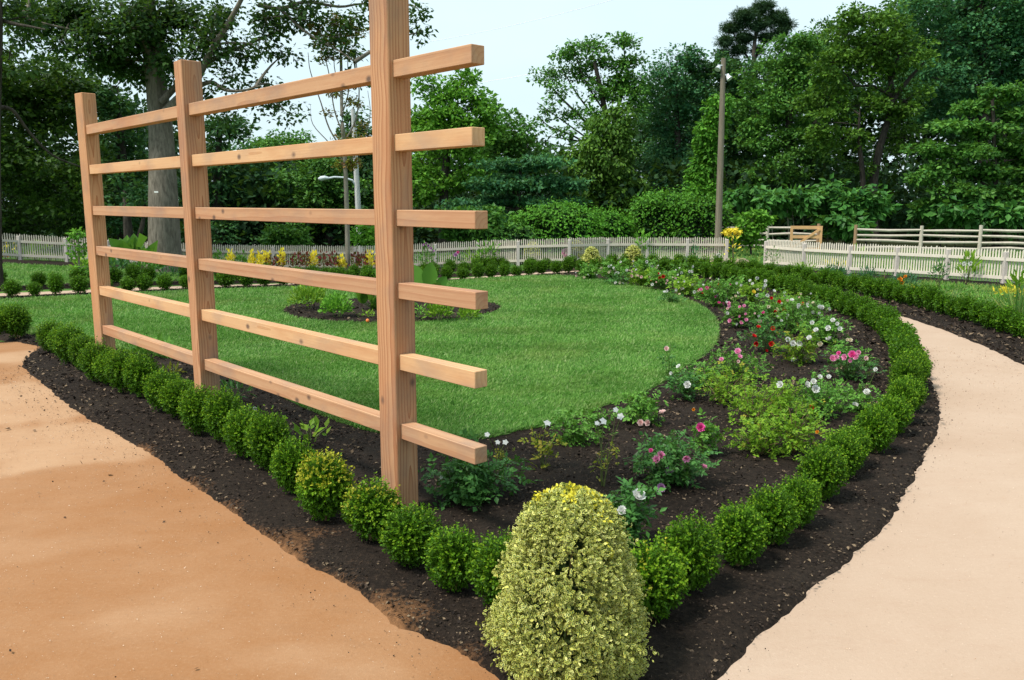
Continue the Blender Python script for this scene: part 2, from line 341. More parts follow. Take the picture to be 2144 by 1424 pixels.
def ground_mats():
    s = NT('ground_grass'); co = s.coord(); n1 = s.noise(co, .35, 4.); n2 = s.noise(co, 14., 4.)
    c = s.ramp(n1, [(.3, (.05, .125, .022)), (.6, (.09, .19, .032)), (.8, (.17, .20, .06))]); c = s.mix(s.math('MULTIPLY', n2, .55), c, (.025, .06, .012))
    M['ground'] = s.end(s.n('BsdfPrincipled', {'Base Color': c, 'Roughness': .9, 'Specular IOR Level': .1, 'Normal': s.bump(n2, .8, .03)}).outputs[0])
    s = NT('forest_floor'); co = s.coord(); n = s.noise(co, 2.5, 5.); c = s.ramp(n, [(.3, (.008, .012, .005)), (.7, (.03, .035, .012))])
    M['floor'] = s.end(s.n('BsdfPrincipled', {'Base Color': c, 'Roughness': .95, 'Specular IOR Level': .05}).outputs[0])
    s = NT('lawn_turf'); co = s.coord(); n1 = s.noise(s.scale(co, (.7, 1.4, 1)), .8, 4.); n2 = s.noise(co, 30., 4.)
    c = s.ramp(n1, [(.3, (.06, .16, .022)), (.7, (.11, .23, .035))]); c = s.mix(s.math('MULTIPLY', n2, .6), c, (.018, .045, .01))
    M['turf'] = s.end(s.n('BsdfPrincipled', {'Base Color': c, 'Roughness': .9, 'Specular IOR Level': .1, 'Normal': s.bump(n2, .8, .02)}).outputs[0])
    s = NT('bark_mulch'); co = s.coord(); n1 = s.noise(co, 1.3, 4.); n2 = s.noise(co, 38., 6., .7); n3 = s.noise(co, 130., 3.)
    c = s.ramp(n2, [(.3, (.007, .005, .004)), (.55, (.023, .016, .0115)), (.78, (.062, .042, .029))])
    c = s.mix(s.math('MULTIPLY', s.ramp(n1, [(.45, (0, 0, 0)), (.75, (1, 1, 1))]), .5), c, (.042, .032, .024))
    at = s.n('Attribute', attribute_name='patch').outputs['Fac']
    sp_ = s.ramp(s.math('ADD', s.math('MULTIPLY', n2, .8), s.math('MULTIPLY', at, .5)), [(.6, (0, 0, 0)), (.95, (.8, .8, .8))])
    c = s.mix(sp_, c, (.30, .145, .062))
    M['mulch'] = s.end(s.n('BsdfPrincipled', {'Base Color': c, 'Roughness': .92, 'Specular IOR Level': .12, 'Normal': s.bump(s.math('ADD', n2, s.math('MULTIPLY', n3, .4)), 1., .02)}).outputs[0])
    for nm, a, b, w in (('patio', (.29, .136, .056), (.44, .278, .165), (.195, .09, .038)), ('path', (.385, .268, .188), (.485, .367, .28), (.325, .198, .13))):
        s = NT(nm + '_stone_dust'); co = s.coord(); at = s.n('Attribute', attribute_name='patch').outputs['Fac']
        n1 = s.noise(s.scale(co, (1.1, 1.3, 1)), 1.3, 9., .68, .3); n2 = s.noise(co, 160., 4., .7); n3 = s.noise(s.scale(co, (.6, 1.5, 1)), 5., 8., .72)
        n4 = s.noise(co, 55., 3., .6)
        f = s.math('ADD', s.math('ADD', s.math('MULTIPLY_ADD', n1, .55, -.36), s.math('MULTIPLY', at, .62)), s.math('ADD', s.math('MULTIPLY', n4, .24), s.math('MULTIPLY', n3, .26)))
        c = s.mix(s.ramp(f, [(.15, (0, 0, 0)), (.85, (1, 1, 1))]), a, b)
        c = s.mix(s.math('MULTIPLY', s.ramp(n3, [(.52, (0, 0, 0)), (.78, (1, 1, 1))]), .35), c, w)
        c = s.mix(s.math('MULTIPLY', s.ramp(n2, [(.55, (0, 0, 0)), (.8, (1, 1, 1))]), .38), c, tuple(k * .55 for k in a))
        c = s.mix(s.math('MULTIPLY', s.ramp(n4, [(.62, (0, 0, 0)), (.75, (1, 1, 1))]), .22), c, tuple(min(1, k * 1.25) for k in b))
        M[nm] = s.end(s.n('BsdfPrincipled', {'Base Color': c, 'Roughness': .9, 'Specular IOR Level': .15, 'Normal': s.bump(s.math('ADD', n2, n4), .6, .003)}).outputs[0])
    M['blade'] = blademat()
    M['weed'] = leafmat('wild_grass_blade', [(.05, .15, .035), (.09, .22, .05), (.16, .27, .06), (.30, .32, .08)], .35, .5, 1.1, .35)
    M['chip'] = leafmat('mulch_chip', [(.008, .006, .005), (.016, .012, .010), (.028, .02, .016), (.05, .035, .025), (.07, .05, .035), (.22, .16, .1)], 0, .9, 6., .2)
    M['grit'] = leafmat('stone_grit', [(.28, .17, .1), (.5, .34, .22), (.6, .48, .38), (.12, .08, .06)], 0, .9, 6., .2)
ground_mats()
# ------------------------------------------------------------------ camera, light, sky
cam = bpy.data.cameras.new('camera'); co_ = bpy.data.objects.new('camera', cam); COL.objects.link(co_)
co_.location = (0, 0, EYE); co_.rotation_euler = (R(90) - PIT, 0, 0)
cam.sensor_width = 36; cam.lens = F / 2144 * 36; cam.clip_end = 2000; cam.clip_start = .05
S.camera = co_
SUN_AZ, SUN_EL = math.atan2(-.78, -.42), R(57)      # direction towards the sun: to the left and a little behind the camera
sd_ = Vector((math.sin(SUN_AZ) * math.cos(SUN_EL), math.cos(SUN_AZ) * math.cos(SUN_EL), math.sin(SUN_EL)))
sl = bpy.data.lights.new('sun', 'SUN'); sl.energy = 3.0; sl.angle = R(11); sl.color = (1., .95, .87)
so = bpy.data.objects.new('sun', sl); COL.objects.link(so); so.rotation_euler = sd_.to_track_quat('Z', 'Y').to_euler()
w = bpy.data.worlds.new('World'); S.world = w; w.use_nodes = True; nt = w.node_tree; nt.nodes.clear()
sky = nt.nodes.new('ShaderNodeTexSky'); sky.sky_type = 'NISHITA'; sky.sun_disc = False; sky.sun_elevation = SUN_EL; sky.sun_rotation = SUN_AZ
sky.air_density = 1.; sky.dust_density = 2.5
tcw = nt.nodes.new('ShaderNodeTexCoord'); mpw = nt.nodes.new('ShaderNodeMapping'); mpw.inputs['Scale'].default_value = (1, 1, 2.4)
nzw = nt.nodes.new('ShaderNodeTexNoise'); nzw.inputs['Scale'].default_value = 1.7; nzw.inputs['Detail'].default_value = 5; nzw.inputs['Roughness'].default_value = .5
rpw = nt.nodes.new('ShaderNodeValToRGB'); rpw.color_ramp.elements[0].position = .3; rpw.color_ramp.elements[0].color = (.72,) * 3 + (1,); rpw.color_ramp.elements[1].position = .7; rpw.color_ramp.elements[1].color = (.97,) * 3 + (1,)
mxw = nt.nodes.new('ShaderNodeMix'); mxw.data_type = 'RGBA'; mxw.inputs[7].default_value = (5.3, 6.55, 7.0, 1)
bg = nt.nodes.new('ShaderNodeBackground'); bg.inputs[1].default_value = .1; ow = nt.nodes.new('ShaderNodeOutputWorld')
nt.links.new(tcw.outputs['Generated'], mpw.inputs[0]); nt.links.new(mpw.outputs[0], nzw.inputs['Vector']); nt.links.new(nzw.outputs['Fac'], rpw.inputs[0])
nt.links.new(rpw.outputs[0], mxw.inputs[0]); nt.links.new(sky.outputs[0], mxw.inputs[6]); nt.links.new(mxw.outputs[2], bg.inputs[0]); nt.links.new(bg.outputs[0], ow.inputs[0])
S.view_settings.view_transform = 'Standard'; S.view_settings.look = 'None'; S.view_settings.exposure = 0.7; S.view_settings.gamma = 1
S.render.engine = 'CYCLES'; S.cycles.max_bounces = 6; S.cycles.transparent_max_bounces = 4; S.cycles.diffuse_bounces = 3; S.cycles.transmission_bounces = 4; S.cycles.glossy_bounces = 2
S.cycles.use_denoising = True

# ------------------------------------------------------------------ ground sheets
def axis(lo, hi, step, far):
    a = np.arange(lo, hi + step, step); g = []
    d = step
    x = hi
    while x < far: d *= 1.35; x += d; g.append(x)
    l = []; d = step; x = lo
    while x > -far: d *= 1.35; x -= d; l.append(x)
    return np.array(l[::-1] + list(a) + g)
ax_, ay_ = axis(-36, 36, .6, 600), axis(-6, 60, .6, 600)
X, Y = np.meshgrid(ax_, ay_, indexing='ij'); Z = terr(X, Y) - .03 + (fbm(X, Y, .5, 3, 2) - .5) * .03
ix = np.arange(X.size).reshape(X.shape); q = np.stack([ix[:-1, :-1], ix[1:, :-1], ix[1:, 1:], ix[:-1, 1:]], -1).reshape(-1, 4)
b = MB(); b.add(np.c_[X.ravel(), Y.ravel(), Z.ravel()], q); tag(link('ground', b.mesh('ground', M['ground'], True)), kind='structure')
fx = np.arange(-90, 91, 1.5); fy = np.arange(36, 110, 1.5); X, Y = np.meshgrid(fx, fy, indexing='ij')
Z = terr(X, Y) + .05 * sst((Y - 36) / 3) - .04 + (fbm(X, Y, .4, 3, 6) - .5) * .05
ix = np.arange(X.size).reshape(X.shape); q = np.stack([ix[:-1, :-1], ix[1:, :-1], ix[1:, 1:], ix[:-1, 1:]], -1).reshape(-1, 4)
b = MB(); b.add(np.c_[X.ravel(), Y.ravel(), Z.ravel()], q); tag(link('forest_floor', b.mesh('forest_floor', M['floor'], True)), kind='structure')

g2 = lambda *ps: [tuple(G(*p)[:2]) for p in ps]
# boxwood rows (ground lines)
ROW_FRONT = crom(g2((110, 745), (152, 768), (205, 803), (262, 826), (345, 868), (418, 915), (515, 962), (618, 1040), (683, 1098), (783, 1140), (863, 1192), (952, 1244), (1060, 1290)), 10)
ROW_RIGHT = crom(g2((1365, 1302), (1440, 1247), (1545, 1192), (1610, 1150), (1670, 1110), (1718, 1055), (1768, 1005), (1830, 955), (1866, 915), (1888, 880), (1902, 840), (1902, 800), (1885, 760)) + [(5.05, 10.6), (5.5, 12.0), (5.8, 13.5), (5.95, 15.5), (5.95, 17.6), (5.7, 19.8), (5.0, 21.8), (3.9, 23.3), (2.3, 23.8), (.6, 23.0), (-.9, 22.0), (-2.6, 21.2), (-5.2, 19.9), (-6.8, 19.1), (-8.2, 18.4), (-9.3, 17.8), (-10.5, 17.2), (-12, 16.5), (-13.8, 15.8)], 10)
ROW_OUTER = crom([(7.0, 9.6), (7.35, 11.5), (7.55, 13.5), (7.6, 15.8), (7.5, 18), (7.1, 20.5), (6.4, 22.8), (5.1, 24.2), (3.4, 25.1), (1.4, 25.1), (-.6, 24.7), (-2.6, 24.5), (-5.6, 22.9), (-8.2, 21.3), (-10.2, 20.2), (-12, 19.1), (-14, 18.0), (-16, 17)], 10)
IN_EDGE = crom(g2((1500, 1424), (1560, 1365), (1640, 1290), (1700, 1238), (1760, 1190), (1830, 1128), (1872, 1075), (1908, 1010), (1932, 960), (1958, 910), (1968, 870), (1962, 830), (1948, 790)) + [(5.36, 10.5), (5.85, 12.0), (6.2, 13.5), (6.35, 15.5), (6.35, 17.6), (6.1, 20.0), (5.35, 22.1), (4.1, 23.65), (2.3, 24.15), (.5, 23.35), (-1.0, 22.35), (-2.7, 21.55), (-5.3, 20.25), (-6.9, 19.45), (-8.3, 18.75), (-9.4, 18.15), (-10.6, 17.55), (-12.1, 16.85), (-14, 16.1)], 8)
LAWN = crom(g2((0, 690), (60, 705), (140, 700), (240, 735), (330, 752), (480, 783), (560, 822), (650, 868), (760, 908), (880, 928), (1000, 930), (1080, 912), (1180, 892), (1260, 860), (1350, 828), (1430, 778), (1488, 735), (1503, 692), (1480, 655), (1420, 625), (1340, 605), (1240, 588), (1150, 581), (1000, 588), (880, 597)) + [(-5.1, 19.2), (-6.8, 18.5), (-8.2, 17.85), (-9.4, 17.2), (-10.6, 16.5), (-12.6, 15.6), (-13, 13.8)], 6, True)
LEFT_EDGE = crom(g2((45, 766), (85, 800), (130, 838), (190, 880), (255, 915), (330, 960), (390, 1008), (470, 1060), (540, 1108), (590, 1150), (680, 1200), (780, 1260), (830, 1310), (930, 1352), (1010, 1395), (1060, 1430)) + [(.1, 2.95)], 8)
BED = np.concatenate([LEFT_EDGE, [(.35, 2.85), (.6, 2.95)], IN_EDGE, [(-14, 14.0), (-9.0, 12.4)], g2((0, 705), (62, 722), (88, 726), (60, 745))])
OVAL = np.array([G(820, 652)[:2] + np.array([2.0 * math.cos(t) * (1 + .04 * math.sin(3 * t)), 1.75 * math.sin(t)]) for t in np.linspace(0, 2 * math.pi, 60, endpoint=False)])

def path_attr(Q, sd): return .1 + .7 * fbm(Q[:, 0] * .9, Q[:, 1] * 1.3, .9, 4, 21)
PALE = [(90, 830, 150, 45), (120, 930, 190, 45), (640, 1370, 240, 45), (330, 1290, 160, 60), (40, 745, 80, 15), (100, 1150, 200, 40), (760, 1400, 160, 40), (300, 870, 90, 18)]
def patio_attr(Q, sd):
    v = .0 + .3 * fbm(Q[:, 0], Q[:, 1], 1.0, 4, 31)
    for ip, (px, py, rx, ry) in enumerate(PALE):
        c = G(px, py)[:2]; a = abs(G(px + rx, py)[0] - c[0]); h = abs(G(px, py - ry)[1] - G(px, py + ry)[1]) / 2
        d = np.hypot((Q[:, 0] - c[0]) / a, (Q[:, 1] - c[1]) / h) + (fbm(Q[:, 0], Q[:, 1], 2.2, 4, 41) - .5) * 1.3
        v = np.maximum(v, (.85 if ip in (0, 1, 4, 7) else .4) * sst((1.45 - d) / (.7 if ip in (0, 1) else 1.2)))
    return v
PATIO = np.concatenate([offset(LEFT_EDGE, 0) + np.array([.25, .2]), [(.3, 2.4), (.5, -4), (-14, -4), (-14, 9.5), (-9, 12.2)], g2((0, 715), (70, 715), (150, 735))])
patch('patio', PATIO, .06, .0, M['patio'], .3, .02, 0, .002, patio_attr, zout=-.06)
OUT_EDGE = offset(IN_EDGE, 0)
ring = offset(IN_EDGE, -.95); ring[:120] = offset(IN_EDGE, -1.5)[:120]
k = np.linspace(0, 1, len(ring))[:, None]
ring = IN_EDGE + unit(ring - IN_EDGE) * np.interp(np.arange(len(ring)), [0, 40, 75, 100, 130, 400], [1.6, 1.6, 1.35, 1.2, .95, .95])[:, None]
PATH = np.concatenate([[(.6, 2.0), (.4, -4)], [(9, -4), (8.6, 3.0)], ring[20:], [(-14.4, 17.0)], offset(IN_EDGE, .3)[::-1]])
patch('path', PATH, .07, .002, M['path'], .25, .02, 0, .002, path_attr, zout=-.06)
fq_ = [G(px, py, .87)[:2] for px, py in ((1605, 500), (1685, 505), (1782, 509), (1881, 512), (1987, 516), (2108, 521), (2245, 527), (2400, 534))]
# mulch: inner bed, outer strip, oval bed, corner bed, fence borders
_smear = [(590, 1150, 120, 60, .9), (830, 1290, 110, 60, 1.), (700, 1230, 100, 50, .7), (300, 950, 70, 16, .8), (390, 1020, 60, 20, .8), (480, 1070, 60, 25, .6), (960, 1370, 90, 40, .7)]
def mulch_attr(Q, sd):
    v = np.zeros(len(Q))
    for px, py, rx, ry, a in _smear:
        c = G(px, py)[:2]; ex = abs(G(px + rx, py)[0] - c[0]); ey = abs(G(px, py - ry)[1] - G(px, py + ry)[1]) / 2
        d = np.hypot((Q[:, 0] - c[0]) / ex, (Q[:, 1] - c[1]) / ey); v = np.maximum(v, .75 * a * sst((1.6 - d + (fbm(Q[:, 0], Q[:, 1], 5., 3, 61) - .5) * 1.2) / 1.6))
    return v + .35 * sst((.05 - sd) / .06) * (Q[:, 0] < .2)
patch('mulch_bed', BED, .045, .035, M['mulch'], .12, .10, .028, .012, mulch_attr, holes=[LAWN - (LAWN - LAWN.mean(0)) * .02])
ro = ROW_OUTER; inn = offset(ro, .62); inn = ro + unit(inn - ro) * np.interp(np.arange(len(ro)), [0, 30, 60, 90, 400], [.75, .7, .5, .35, .35])[:, None]
STRIP = np.concatenate([inn, offset(ro, -.28)[::-1]])
zero = lambda Q, sd: np.zeros(len(Q))
patch('mulch_strip', STRIP, .06, .035, M['mulch'], .12, .12, .05, .012, zero)
patch('lawn', LAWN, .06, .045, M['turf'], .12, .06, .03, .008, holes=[OVAL])
patch('oval_bed', OVAL, .05, .07, M['mulch'], .08, .12, .04, .012, zero)
FB = np.concatenate([[(q[0] + .3, q[1] + .25) for q in fq_], [(q[0] - .35, q[1] - .55) for q in fq_[::-1]]])
patch('fence_border', FB, .1, .03, M['mulch'], .12, .12, .08, .015, zero)
_fl = np.array([[W(px, 500, Y_)[0], Y_] for px, Y_ in ((-260, 24.5), (-100, 26), (0, 27), (200, 27.6), (310, 27.8), (450, 27.7), (600, 27.5), (780, 27.5), (900, 27.5), (1000, 27.4))])
LB = np.concatenate([_fl + np.array([0, .3]), (_fl - np.array([0, 1.3]))[::-1]])
patch('flower_border', LB, .1, .04, M['mulch'], .12, .12, .06, .015, zero)
# side path through the gap between the fences
SP = np.array([(6.2, 30), (8.4, 30), (7.5, 25.2), (7.2, 24.2), (6.3, 24.3), (6.2, 25.8)])
patch('side_path', SP, .1, .0, M['path'], .2, .05, .05, .003, path_attr, zout=-.05)

# ------------------------------------------------------------------ grass and loose chips
def blades(name, Q, L, Wd, z0, m, lean=.5, seed=0):
    n = len(Q); th = rng.random(n) * 2 * np.pi; side = np.c_[np.cos(th), np.sin(th), np.zeros(n)]
    fl = (fbm(Q[:, 0], Q[:, 1], .9, 3, 50 + seed) - .5) * 5
    ln = np.c_[np.cos(fl), np.sin(fl)] * lean * .7 + rng.normal(size=(n, 2)) * lean * .7
    L = L * (.6 + .8 * rng.random(n)); P = np.c_[Q, terr(Q[:, 0], Q[:, 1]) + z0]
    up = unit(np.c_[ln, np.ones(n)]); up2 = unit(np.c_[ln * 2.4, np.ones(n)])
    mid = P + up * (L * .55)[:, None]; tip = mid + up2 * (L * .5)[:, None]; Wd = np.broadcast_to(Wd, (n,))[:, None]
    v = np.stack([P - side * Wd * .5, P + side * Wd * .5, mid + side * Wd * .4, tip, mid - side * Wd * .4], 1)
    b = MB(); i = np.arange(n)[:, None] * 5; b.v.append(v.reshape(-1, 3)); b.n = n * 5
    b.f[4].append(i + np.array([[0, 1, 2, 4]])); b.m[4].append(np.zeros(n)); b.f[3].append(i + np.array([[4, 2, 3]])); b.m[3].append(np.zeros(n))
    return tag(link(name, b.mesh(name, m)), kind='stuff')
near = lambda p: (lambda Q: np.clip((5.5 / np.hypot(Q[:, 0], Q[:, 1])) ** p, 0, 1))
Q = scatter(LAWN, 230000, near(1.5), [OVAL]); d = np.hypot(Q[:, 0], Q[:, 1])
hl = 1 + .5 * (fbm(Q[:, 0], Q[:, 1], 3., 3, 9) - .5)
blades('lawn_grass', Q, np.clip(.03 + .0016 * d, .03, .06) * hl, .0028 + .00085 * d, .035, M['blade'], .55)
Q2 = scatter(LAWN, 16000, lambda q: (sdl(q, LAWN) < .1) * near(1.2)(q), [OVAL])
blades('lawn_edge_grass', Q2, .075, .0035 + .0008 * np.hypot(Q2[:, 0], Q2[:, 1]), .025, M['blade'], .9, 3)
BLs = np.concatenate([offset(ro, -.3)[85:], [(-20, 17.6), (-21, 22)] , _fl - np.array([0, 1.25]), [(3, 27.), (5.8, 26.6), (6.3, 25.0)]])
Q = scatter(BLs, 60000); blades('back_lawn_grass', Q, .075, .022, -.03, M['blade'], .5, 5)
RG = np.concatenate([offset(ro, -.3)[:85], [(6.4, 24.9)] + [(q[0] - .3, q[1] - .45) for q in fq_] + [(14, 9), (8, 8)]])
Q = scatter(RG, 60000, near(.6)); blades('border_grass', Q, .085 * (.6 + .9 * fbm(Q[:, 0], Q[:, 1], .8, 3, 14)), .017, -.03, M['weed'], .6, 6)
FG = np.array([(7.0, 29), (9, 28), (11.6, 24.6), (14, 20.6), (30, 22), (30, 36), (-30, 36), (-30, 28.6), (-2.5, 29.0)])
Q = scatter(FG, 45000); blades('field_grass', Q, .13, .035, -.04, M['weed'], .7, 7)
def chips(name, poly, n, m, z, s0, dens=None, holes=()):
    Q = scatter(poly, n, dens, holes); d = np.hypot(Q[:, 0], Q[:, 1]); s = s0 * (.4 + 1.1 * rng.random(n) ** 2) * np.clip(d / 6, .75, 2)
    P = np.c_[Q, terr(Q[:, 0], Q[:, 1]) + z + rng.random(n) * .012]; D = unit(rng.normal(size=(n, 3)) * (1, 1, .35)); b = MB()
    b.leaves(P, D, unit(rng.normal(size=(n, 3)) * .45 + (0, 0, 1)), s, s * (.3 + .5 * rng.random(n)), .15)
    return tag(link(name, b.mesh(name, m)), kind='stuff')
chips('mulch_chips', BED, 75000, M['chip'], .028, .026, near(1.6), [LAWN])
chips('mulch_chips', STRIP, 9000, M['chip'], .03, .03, near(1.))
chips('mulch_chips', OVAL, 3500, M['chip'], .06, .03)
chips('path_grit', np.concatenate([LEFT_EDGE + np.array([.12, .1]), (LEFT_EDGE - np.array([.22, .25]))[::-1]]), 1200, M['chip'], .004, .011)
chips('path_grit', np.concatenate([IN_EDGE[:110], offset(IN_EDGE, -.1)[:110][::-1]]), 350, M['chip'], .004, .01)
chips('path_grit', np.concatenate([g2((0, 780), (300, 960), (700, 1230), (980, 1424)), [(-1, 2.6), (-6, 4)]]), 8000, M['grit'], .002, .008)
chips('path_grit', np.concatenate([IN_EDGE[:110], offset(IN_EDGE, -1.4)[:110][::-1]]), 6000, M['grit'], .003, .007)

chips('path_grit', np.concatenate([g2((0, 780), (300, 960), (700, 1230), (980, 1424)), [(-1, 2.6), (-6, 4)]]), 90, M['chip'], .004, .03)
# ------------------------------------------------------------------ cedar trellis
A0 = G(843, 1085)[:2]; tdir = np.array([-math.sin(R(43.0)), math.cos(R(43.0))])
def on_line(px):                                   # where the trellis line crosses the vertical plane through photo column px at eye height
    best = min(np.linspace(-3, 9, 4801), key=lambda t: abs(proj(np.r_[A0 + tdir * t, 1.95])[0] - px)); return best
T = [on_line(824), on_line(411), on_line(197)]
print('trellis t', T)
tr = empty('trellis', np.r_[A0, 0], 'tall trellis of three square cedar posts and six rails standing behind the boxwood row', 'trellis')
rz = math.atan2(tdir[0], -tdir[1])
nrm = np.array([-tdir[1], tdir[0]]); nrm = nrm if nrm @ A0 < 0 else -nrm   # horizontal normal on the camera's side
for i, t in enumerate(T):
    p = A0 + tdir * t; b = MB()
    wa, wb = [(.185, .158), (.16, .17), (.18, .146)][i]
    hgt = [3.17, 3.15, 3.14][i]
    b.box((0, 0, hgt / 2 - .2), (wa, wb, hgt + .4), bev=.005)
    o = link('post', b.mesh('post', M['wood']), tr, np.r_[p - A0, 0]); o.rotation_euler = (0, 0, math.atan2(tdir[1], tdir[0]) + [0.0, -.02, .12][i])
RY = [(111, 1), (285, 1), (461, 1), (631, 1), (797, 1), (957, 1)]
tend = min(np.linspace(-3, 0, 3001), key=lambda t: abs(proj(np.r_[A0 + tdir * t + nrm * .06, 1.9])[0] - 985))
for i, (py, _) in enumerate(RY):
    e0 = tend + [.0, .0, -.02, -.02, -.01, -.005][i]; pe = A0 + tdir * e0 + nrm * .055
    z = min(np.linspace(.1, 3.2, 3101), key=lambda zz: abs(proj(np.r_[pe, zz])[1] - py))
    L = T[2] - .05 - e0; b = MB(); b.box((0, 0, 0), (.092, .096, L), bev=.003)
    c = A0 + tdir * (e0 + L / 2)
    o = link('rail', b.mesh('rail', M['railwood']), tr, np.r_[c - A0, z])
    o.rotation_mode = 'QUATERNION'; dv = Vector((*tdir, 0)); xv = Vector((*nrm, 0)); zv = dv; yv = zv.cross(xv)
    o.rotation_quaternion = Matrix((xv, yv, zv)).transposed().to_quaternion()
    print('rail', i, round(z, 3), [tuple(round(c) for c in proj(np.r_[A0 + tdir * t + nrm * .055, z])) for t in (e0, T[0], T[1], T[2])])

# ------------------------------------------------------------------ fences
def picket_fence(posts, label, hgt=.86, pm='picket'):
    P = np.array(posts, float); root = empty('picket_fence', P[0], label, 'fence')
    def add(nm, b, m): return link(nm, b.mesh(nm, m), root)
    for p in P:
        b = MB(); b.box((*(p[:2] - P[0][:2]), p[2] - P[0][2] + hgt * .47 - .1), (.105, .105, hgt * .86 + .25), bev=.01); add('post', b, M['picket_post'])
    for a, c in zip(P[:-1], P[1:]):
        d = c - a; L = np.linalg.norm(d[:2]); u = d[:2] / L; nn = np.array([u[1], -u[0]])
        if nn @ a[:2] > 0: nn = -nn
        for hz in (.2, .72):
            b = MB(); m0 = (a + c) / 2 - P[0]; th = math.atan2(u[1], u[0]); sl = d[2] / L
            axm = np.array([[u[0], u[1], sl], [-u[1], u[0], 0], [0, 0, 1]]); b.box(m0 + np.r_[nn * .03, hz * hgt], (L - .02, .04, .075), 0, axm); add('rail', b, M[pm])
        b = MB(); n = int(round(L / .068))
        for k in range(n):
            f = (k + .5) / n; q0 = a + d * f - P[0]; q0[:2] += -nn * .012; w2 = .0165; h1 = hgt * (1 + .012 * rng.normal())
            x = np.array([-w2, w2, w2, 0, -w2]); zz = np.array([.06, .06, h1 - .035, h1, h1 - .035])
            fr = np.c_[u[0] * x, u[1] * x, zz] + q0; bk = fr - np.r_[nn * .02, 0]
            v = np.r_[fr, bk]; b.add(v, [[j, (j + 1) % 5, 5 + (j + 1) % 5, 5 + j] for j in range(5)] + [[0, 1, 2, 4], [5, 9, 7, 6]]); b.f[3].append(np.array([[2, 3, 4], [9, 8, 7]]) + b.n - 10); b.m[3].append(np.zeros(2))
        add('picket_panel', b, M[pm])
    return root
kx = [-260, -100, 0, 200, 310, 450, 600, 780, 900, 1100, 1300, 1521]; ky = [24.5, 26, 27, 27.6, 27.8, 27.7, 27.5, 27.5, 27.5, 28, 28.3, 28]; kt = [455, 480, 488, 498, 505, 512, 513, 515, 508, 500, 496, 497]
fp = []
pxs = list(np.arange(-250, 1440, 84)); pxs = [-350 + 0] * 0 + [-253, -156, -59, 38, 136, 224, 310, 398, 486, 572, 658, 743, 828, 911, 1000, 1085, 1192, 1273, 1356, 1440, 1522]
for px in pxs:
    Yd = np.interp(px, kx, ky); top = W(px, np.interp(px, kx, kt), Yd); tp_ = G(px, np.interp(px, kx, kt), .86); w_ = float(sst((px - 950) / 250.)); top = top * (1 - w_) + tp_ * w_; fp.append((top[0], top[1], top[2] - .86))
picket_fence(fp, 'long weathered picket fence running behind the flower borders, left of the gap', pm='picket_shaded')
fq = []
for px, py in ((1605, 500), (1685, 505), (1782, 509), (1881, 512), (1987, 516), (2108, 521), (2245, 527), (2400, 534)):
    top = G(px, py, .87); fq.append((top[0], top[1], 0.))
picket_fence(fq, 'weathered picket fence right of the gap, in front of the split rail fence')

def split_rail(pts, label, m=M['splitrail']):
    P = np.array(pts, float); root = empty('split_rail_fence', P[0], label, 'fence')
    for i, p in enumerate(P):
        b = MB(); b.tube([p - P[0] + (0, 0, -.2), p - P[0] + (0, 0, .5), p - P[0] + (0, 0, 1.08 + .05 * rng.random())], [.075, .07, .066], 8)
        link('post', b.mesh('post', M['postwood'] if i == 0 else m), root)
    for a, c in zip(P[:-1], P[1:]):
        for hz in (.22, .46, .70, .93):
            j = lambda: rng.normal(size=3) * (.01, .01, .02)
            p0 = a - P[0] + (0, 0, hz) + j(); p1 = c - P[0] + (0, 0, hz) + j(); mid = (p0 + p1) / 2 + j()
            b = MB(); b.tube([p0, mid, p1], [.045, .062, .045], 6); link('rail', b.mesh('rail', m), root)
split_rail([W(px, 480, Yd) * (1, 1, 0) + (0, 0, 0) for px, Yd in ((1792, 33), (1930, 32.2), (2054, 31.4), (2185, 30.5), (2330, 29.6))], 'grey split rail fence behind the picket fence, right of the orange gate')
split_rail([W(px, 480, Yd) * (1, 1, 0) for px, Yd in ((1714, 33.4), (1607, 34), (1490, 34.5), (1370, 35))], 'grey split rail fence seen through the gap beside the tall lamp pole')
gp = W(1655, 480, 33.2) * (1, 1, 0); gq = W(1722, 480, 33.0) * (1, 1, 0)
gt = empty('wooden_gate', gp, 'new orange wooden gate with a diagonal brace behind the picket fence', 'gate'); dv = gq - gp; L = np.linalg.norm(dv); u = dv / L
axm = np.array([u, [-u[1], u[0], 0], [0, 0, 1.]])
for nm, c, sz in (('stile', u * .05 + (0, 0, .55), (.1, .05, 1.0)), ('stile', u * (L - .05) + (0, 0, .55), (.1, .05, 1.0)), ('crossbar', u * L / 2 + (0, 0, .99), (L - .2, .045, .12)), ('crossbar', u * L / 2 + (0, 0, .62), (L - .2, .045, .12)), ('crossbar', u * L / 2 + (0, 0, .14), (L - .2, .045, .12))):
    b = MB(); b.box(c, sz, 0, axm); link(nm, b.mesh(nm, M['gatewood']), gt)
b = MB(); dg = unit(u * (L - .2) + (0, 0, .74)); ax3 = np.array([dg, [-u[1], u[0], 0], np.cross(dg, [-u[1], u[0], 0])]); b.box(u * L / 2 + (0, 0, .56) - np.array([-u[1], u[0], 0]) * .04, (math.hypot(L - .2, .74), .03, .09), 0, ax3); link('brace', b.mesh('brace', M['gatewood']), gt)

